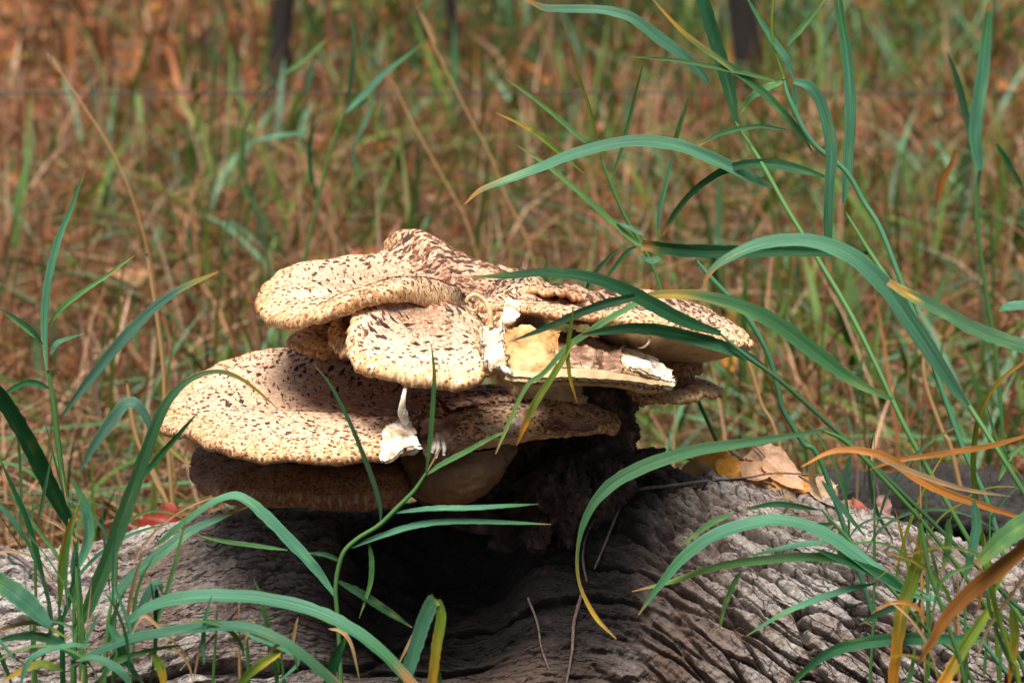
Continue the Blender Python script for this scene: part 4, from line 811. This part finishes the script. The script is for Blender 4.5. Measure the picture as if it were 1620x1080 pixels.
def leaf_mesh(L, W, colour, lobed=0, curl=.3, seed=0, vein=None):
    rg = np.random.default_rng(seed); n, mr = 64, 9
    th = np.linspace(0, 2*np.pi, n, endpoint=False)
    if lobed:
        r = .52 + .30*np.abs(np.cos(th*2.5))**1.2 + .06*rg.standard_normal(n)*.5
        r[int(n*.5)-1:int(n*.5)+2] *= .6
        ox, oy = r*np.cos(th)*L*.62, r*np.sin(th)*W*.62
    else:
        ox = np.cos(th)*L*.5; oy = np.sin(th)*W*.5*(1-.42*np.cos(th))*(1+.05*rg.standard_normal(n)); ox[0] *= 1.12
    s = np.linspace(0, 1, mr)[:, None]; X = ox*s; Y = oy*s
    k = vnoise(np.stack([X/L*4+seed, Y/L*4, 0*X], -1))
    Z = curl*(np.abs(Y)/W)**1.3*W + curl*.8*(X/L)**2*L*np.sign(rg.random()-.3) + .05*L*k + .006*L*np.cos(np.abs(Y)/W*40+X/L*14)
    V = np.stack([X, Y, Z], -1).reshape(-1, 3)
    c = np.array(colour)*(1 + .25*k.reshape(-1, 1))*np.where(np.abs(Y).reshape(-1, 1) < .012*W+.0004, 1.2, 1)
    return mesh_np('fallen_leaf', V, gridF(mr, n, cv=True), M_LEAF, True, {'Col': np.clip(c, 0, 1)})
def fallen(label, p, L, W, colour, vals, lobed=0, curl=.3, seed=0, group=None, stalk=True):
    e = thing('fallen_leaf', label, 'leaf', p, group); e.rotation_euler = vals
    b = leaf_mesh(L, W, colour, lobed, curl, seed); b.name = 'leaf_blade'
    o = bpy.data.objects.new('leaf_blade', b); COL.objects.link(o); o.parent = e
    if stalk:
        s = tube('leaf_stalk', catmull([[-L*.42, 0, 0.0], [-L*.6, .05*L, .02*L], [-L*.9, .1*L, -.02*L]], 12), np.linspace(.0009, .0007, 12), M_TWIG, 6)
        so = bpy.data.objects.new('leaf_stalk', s); COL.objects.link(so); so.parent = e
fallen('red lobed leaf lying behind the left end of the log', P(262, 838, .09), .050, .044, (.26, .032, .014), (R(62), R(-12), R(8)), 1, .3, 1)
fallen('bright yellow orange leaf standing at the top of the bark ridge', P(1138, 738, .05), .042, .028, (.62, .25, .012), (R(48), R(6), R(-12)), 0, .2, 2)
fallen('large pale pinkish curled leaf on the log ridge', P(1222, 754, .05), .058, .040, (.56, .34, .19), (R(36), R(22), R(-18)), 0, .55, 3)
fallen('dark red leaf tucked under the pale pinkish leaf', P(1182, 752, .055), .034, .026, (.22, .035, .03), (R(60), R(-8), R(30)), 0, .4, 4)
fallen('yellow leaf with brown edge below the pale pinkish leaf', P(1212, 768, .035), .036, .022, (.60, .32, .03), (R(38), R(12), R(-20)), 0, .3, 5)
fallen('ochre leaf leaning between the pale leaves on the ridge', P(1252, 776, .035), .036, .028, (.50, .24, .05), (R(40), R(18), R(25)), 0, .35, 6)
fallen('pale tan folded leaf at the end of the leaf pile', P(1312, 790, .03), .044, .030, (.60, .40, .25), (R(42), R(34), R(40)), 0, .6, 7)
RG = np.random.default_rng(77)
for i, (x, y, c_, lb) in enumerate([(1108, 748, (.50, .30, .10), 'tan scrap of leaf at the upper end of the leaf pile'), (1160, 748, (.62, .30, .02), 'golden leaf edge showing beside the bright yellow orange leaf'), (1198, 748, (.60, .36, .20), 'peach coloured leaf on top of the leaf pile'),
        (1240, 752, (.52, .30, .17), 'crumpled tan leaf behind the pale pinkish leaf'), (1272, 772, (.58, .26, .05), 'rusty orange leaf in the middle of the leaf pile'), (1290, 786, (.64, .44, .28), 'cream leaf near the lower end of the leaf pile'), (1340, 806, (.60, .38, .24), 'curled beige leaf on the ridge below the leaf pile'), (1362, 814, (.48, .16, .10), 'reddish scrap of leaf beside the curled beige leaf')]):
    fallen(lb, P(x, y, .04), RG.uniform(.026, .042), RG.uniform(.016, .026), c_, (R(RG.uniform(25, 60)), R(RG.uniform(-25, 35)), R(RG.uniform(-60, 60))), 0, .5, 40+i)
fallen('small pink leaf standing upright before the dark log', P(1396, 806, .045), .026, .014, (.62, .36, .30), (R(75), R(70), R(15)), 0, .45, 8)
fallen('orange leaf caught in the dry grass behind the right caps', P(1165, 520, 1.9), .070, .055, (.66, .27, .03), (R(70), R(20), R(-40)), 0, .3, 9)
fallen('amber leaf hanging low in the dry grass behind the right caps', P(1160, 562, 1.5), .050, .036, (.62, .25, .03), (R(70), R(-15), R(30)), 0, .3, 10)
fallen('yellow leaf with brown tip stuck in dry grass at the right', P(1560, 455, 2.3), .080, .026, (.58, .30, .02), (R(70), R(-38), R(0)), 0, .2, 11)
fallen('orange leaf blurred in the field above the left grass shoot', P(152, 262, 3.7), .050, .042, (.70, .27, .02), (R(70), R(10), R(0)), 0, .3, 12)

# ------------------------------------------------------------------ the field behind
def field_blades(name, n, xs, ys, hs, ws, cols, seed, lean=.5, nl=4, label='', cat='grass', dens=None, zoff=0.0, clump=False):
    rg = np.random.default_rng(seed)
    Y = ys[0] + (ys[1]-ys[0])*rg.random(n)**dens if dens else rg.uniform(*ys, n)
    hw = xs[0] + xs[1]*(Y+2.2); X = rg.uniform(-1, 1, n)*hw
    if clump:
        keep = vnoise(np.stack([X*1.6, Y*1.1, X*0+5], -1)); far = X[np.argsort(-keep)[:n//2]]; lo = np.argsort(keep)[:n//2]; fy = Y[np.argsort(-keep)[:n//2]]
        X[lo] = far + rg.normal(0, .05, n//2); Y[lo] = np.maximum(ys[0], fy + rg.normal(0, .08, n//2))
    h = rg.uniform(*hs, n); az = rg.uniform(0, 2*np.pi, n); ln = np.abs(rg.standard_normal(n))*lean
    w = rg.uniform(*ws, n)*(1+.10*np.maximum(0, Y))
    t = np.linspace(0, 1, nl)
    d = np.stack([np.cos(az), np.sin(az)], -1); cv = rg.uniform(.6, 2.2, n)
    horiz = (ln[:, None]*t[None]**cv[:, None]*h[:, None])
    Z = h[:, None]*(t[None]*(1-.12*ln[:, None]*t[None]) - .35*np.minimum(ln[:, None], 1.4)*t[None]**3*.8) + zoff
    Z = np.maximum(Z, .004)
    cx = X[:, None] + d[:, 0:1]*horiz; cy = Y[:, None] + d[:, 1:2]*horiz
    fa = rg.uniform(0, 2*np.pi, n); sx, sy = np.cos(fa)*.5, np.sin(fa)*.25
    tap = np.interp(t, [0, .3, .75, 1], [.7, 1, .8, .1])
    ww = w[:, None]*tap[None]
    A = np.stack([cx-sx[:, None]*ww, cy-sy[:, None]*ww, Z], -1); B = np.stack([cx+sx[:, None]*ww, cy+sy[:, None]*ww, Z+.15*ww], -1)
    V = np.stack([A, B], 2).reshape(-1, 3)                       # n, nl, 2
    i = np.arange(n)[:, None]*nl*2; j = np.arange(nl-1)[None]*2; b = (i+j).reshape(-1)
    F = np.stack([b, b+1, b+3, b+2], -1)
    cols = np.array(cols); ci = rg.integers(0, len(cols), n); gm = cols.mean(0)[1] > cols.mean(0)[0]
    c = cols[ci]*rg.uniform(.5, 1.25, (n, 1)) if gm else cols[ci]*np.where(rg.random((n, 1)) < .35, rg.uniform(.16, .45, (n, 1)), rg.uniform(.5, 1.12, (n, 1)))*np.array([1.0, .88, .86])
    cc = np.repeat(c, nl*2, 0)
    buv = np.stack([np.tile([0, .5], n*nl), np.repeat(np.tile(t, n), 2)*3, np.repeat(rg.random(n)*50, nl*2)], -1)
    return V, F, cc, buv
STRAW = [(.37, .19, .09), (.30, .135, .06), (.50, .33, .20), (.20, .08, .034), (.62, .47, .33), (.25, .10, .042), (.43, .24, .125), (.32, .13, .05)]
GREEN = [(.07, .150, .025), (.11, .19, .030), (.04, .11, .03), (.15, .19, .03), (.06, .17, .07), (.10, .21, .12)]
def stuff(name, label, cat, VFC, m=M_FIELD):
    V, F, c, uv = VFC
    o = obj(name, mesh_np(name, V, F, m, True, {'Col': c, 'buv': uv}), kind='stuff'); o['label'] = label; o['category'] = cat; return o
stuff('dry_grass', 'dense dry tan and russet grass filling the field behind the log', 'dry grass', field_blades('dry', 24000, (.5, .42), (.28, 4.4), (.05, .26), (.0018, .0046), STRAW, 1, 1.5, 7))
stuff('far_dry_grass', 'russet dry grass of the far field below the tree trunks', 'dry grass', field_blades('dry', 19000, (.8, .42), (3.6, 15), (.08, .30), (.005, .012), STRAW[:4]+[(.34, .12, .035), (.42, .16, .045)], 2, .8, 4, dens=1.3))
stuff('fallen_straw', 'flattened straw lying on the soil behind the log', 'straw', field_blades('flat', 22000, (.5, .42), (.2, 4.0), (.12, .40), (.002, .0044), STRAW, 3, 2.2, 5))
stuff('field_grass', 'scattered green grass growing among the dry stalks', 'grass', field_blades('green', 3600, (.5, .42), (1.3, 8.5), (.14, .36), (.007, .015), GREEN, 4, 1.35, 9, dens=1.45, clump=True))
stuff('near_grass_stubble', 'short dry grass on the soil in front of the log', 'dry grass', field_blades('near', 5000, (1.0, .2), (-1.0, -.25), (.02, .10), (.002, .004), STRAW+GREEN[:2], 5, .9, 4))
def litter(n, ys, seed, size):
    rg = np.random.default_rng(seed); Y = ys[0]+(ys[1]-ys[0])*rg.random(n)**1.2; X = rg.uniform(-1, 1, n)*(.6+.42*(Y+2.2)); s = rg.uniform(*size, n)*(1+.04*Y)
    a = rg.uniform(0, 2*np.pi, n); k = 6; th = np.linspace(0, 2*np.pi, k, endpoint=False)
    lx = np.cos(th)[None]*s[:, None]; ly = np.sin(th)[None]*s[:, None]*rg.uniform(.4, .8, (n, 1)); tz = rg.uniform(-.8, .8, (n, 1))*lx+rg.uniform(-.6, .6, (n, 1))*ly
    px = X[:, None]+np.cos(a)[:, None]*lx-np.sin(a)[:, None]*ly; py = Y[:, None]+np.sin(a)[:, None]*lx+np.cos(a)[:, None]*ly; pz = rg.uniform(.015, .10, (n, 1))+np.abs(tz)
    V = np.stack([px, py, pz], -1).reshape(-1, 3); b = np.arange(n)[:, None]*k
    F = np.concatenate([b+np.array([[0, 1, 2, 3]]), b+np.array([[0, 3, 4, 5]])])
    cols = np.array([(.30, .115, .05), (.36, .135, .045), (.20, .075, .035), (.44, .22, .11), (.34, .10, .04), (.46, .19, .04)]); c = np.repeat(cols[rg.integers(0, 6, n)]*rg.uniform(.7, 1.25, (n, 1)), k, 0)
    return V, F, c, np.zeros((n*k, 3))
stuff('leaf_litter', 'russet and orange fallen leaves littering the far field', 'leaf litter', litter(8000, (2.2, 16), 6, (.02, .045)), M_LEAF)
# green tufts that can be told apart in the field
def tufts():
    rg = np.random.default_rng(21); protos = []
    for k in range(6):
        V, F, c, uv = field_blades('t', 13, (.05, 0), (-.05, .05), (.20, .42), (.007, .013), GREEN+[(.12, .21, .04)], 50+k, 1.35, 11)
        protos.append(mesh_np('grass_tuft', V, F, M_FIELD, True, {'Col': c, 'buv': uv}))
    for i in range(240):
        y = (1.25 + 5.5*rg.random()**1.2) if i % 6 else rg.uniform(.5, 1.2); u = rg.uniform(-1, 1)
        if rg.random() < .45: u = rg.uniform(-.3, .75)
        x = u*(.30+.20*(y+2.2))
        o = obj('grass_tuft', protos[i % 6]); o.location = (x, y, 0); o.rotation_euler = (0, 0, rg.uniform(0, 6.3)); s = rg.uniform(.7, 1.15); o.scale = (s, s, s)
        tag(o, 'loose green grass tuft among the dry stalks of the field behind the log', 'grass', 'green grass tufts in the field behind the log')
tufts()
# single dry stalks and leaves that stand out in the field
def stalk(label, pts, w, kind, Y, leaves=()):
    e = thing('dry_stalk' if kind == 's' else 'field_grass_stem', label, 'grass', P(*pts[-1], Y)*[1, 1, 0])
    culm(e, pts, w, kind, Y)
    for l in leaves: leaf(e, *l[:4], **(l[4] if len(l) > 4 else {}))
stalk('long pale dry stalk leaning left of the mushrooms in the field', [(78, 88), (130, 165), (180, 245), (215, 330), (240, 430), (255, 540), (265, 620)], 3.5, 's', .8, [([(95, 115), (86, 98), (74, 84)], 12, 's', .8)])
stalk('dry stalk slanting across the field above the topmost cap', [(662, 15), (690, 80), (740, 180), (775, 245), (800, 310), (840, 400)], 3.5, 's', 1.3, [([(690, 70), (676, 40), (660, 10)], 11, 's', 1.3)])
stalk('dry broken stalk in the field left of the slanting one', [(618, 122), (650, 190), (700, 280), (735, 345), (760, 430)], 3.5, 's', 1.35)
stalk('grass stem with curved green leaves in the field above the left caps', [(545, 175), (520, 250), (500, 330), (480, 420), (470, 500)], 5, 'l', 1.2, [([(545, 180), (575, 150), (610, 115), (670, 68)], 13, 'b', 1.2), ([(548, 172), (556, 120), (560, 60), (552, -10)], 11, 'p', 1.2, UP), ([(505, 320), (492, 280), (490, 230), (500, 185)], 10, 'g', 1.2, UP), ([(545, 180), (590, 160), (560, 240), (580, 300)], 7, 'b', 1.2)])
stalk('bluish forked grass stem in the field at the upper left', [(440, 120), (400, 170), (385, 220), (390, 290), (410, 360), (430, 450)], 5, 'p', 1.5, [([(440, 122), (480, 95), (520, 60)], 10, 'l', 1.5), ([(395, 225), (440, 215), (490, 210)], 11, 'b', 1.5), ([(480, 155), (490, 120), (495, 95)], 9, 'b', 1.5, UP)])
stalk('pale stalk standing close behind the lower left caps', [(232, 400), (245, 480), (258, 580), (262, 680), (270, 760)], 7, 's', .35)
stalk('thin dry stem crossing the dry grass below the right caps', [(1170, 540), (1190, 590), (1205, 640), (1232, 700)], 6, 's', .4)
stalk('pale dry stalk rising left of the lowest cap', [(200, 600), (215, 690), (245, 760), (272, 820)], 7, 's', .3, [([(270, 810), (255, 770), (230, 720), (210, 690)], 6, 's', .3)])
stalk('tan stalk leaning over the dry grass right of the caps', [(1460, 560), (1465, 610), (1490, 680), (1510, 730)], 7, 's', .35)

# ------------------------------------------------------------------ trees and wire behind the field
def tree(label, px, py, Y, r, lean, seed):
    b = P(px, py, Y); b[2] = 0; e = thing('young_tree', label, 'tree', b)
    p = catmull([b+[0, 0, -.05], b+[lean*.2, 0, .5], b+[lean*.6, .05, 1.3], b+[lean, .1, 2.4]], 40)
    part('trunk', tube('trunk', p, np.linspace(r, r*.5, 40), M_TREE, 14, .25, seed, {'bk': (1, 0, .9)}), e)
    rg = np.random.default_rng(seed)
    for k in range(5):
        q = p[20+k*4]; d = unit(np.array([rg.uniform(-1, 1), rg.uniform(-1, 1), .7]))
        part('limb', tube('limb', catmull([q, q+d*.35, q+d*.8+[0, 0, .15]], 14), np.linspace(r*.4, r*.1, 14), M_TREE, 8, .2, seed+k, {'bk': (.2, 0, .6)}), e)
    n = 700; c = p[-1]+rg.standard_normal((n, 3))*[.55, .55, .42]; s = rg.uniform(.025, .045, n)
    d1 = unit(rg.standard_normal((n, 3))); d2 = unit(np.cross(d1, rg.standard_normal((n, 3))))
    V = np.stack([c-d1*s[:, None], c-d2*s[:, None]*.5, c+d1*s[:, None], c+d2*s[:, None]*.5], 1).reshape(-1, 3)
    cols = np.array([(.30, .12, .03), (.12, .14, .03), (.40, .20, .04)])[rg.integers(0, 3, n)]
    part('crown', mesh_np('crown', V, np.arange(n*4).reshape(-1, 4), M_LEAF, False, {'Col': np.repeat(cols, 4, 0)}), e, 'stuff')
tree('dark young tree trunk rising from the field above the left caps', 427, 150, 4.3, .024, .25, 1)
tree('thin dark young trunk in the field above the topmost cap', 733, 90, 5.1, .015, -.3, 2)
tree('broad dark trunk in the field behind the tall grass culms', 1200, 120, 4.7, .034, -.35, 3)
def wire():
    n = 240; x = np.linspace(-2.4, 2.4, n); z0 = P(300, 141, 1.7)[2]
    p = np.stack([x, 1.7+0*x, z0 + .012*np.sin(x*1.1) + .010*(x/1.5)**2*.1 - .012*(x-P(300, 141, 1.7)[0])], -1)
    e = thing('fence_wire', 'thin dark wire strung level across the field behind the grass', 'wire', (p[0, 0], 1.7, 0))
    part('strand', tube('strand', p, np.full(n, .0013), M_WIRE, 6), e)
    for s in (0, n-1):
        q = p[s]; part('post', tube('post', catmull([[q[0], q[1], -.1], [q[0], q[1], .4], [q[0], q[1], .95]], 16), np.full(16, .035), M_TREE, 12, .15, s, {'bk': (.2, 0, .5)}), e)
wire()
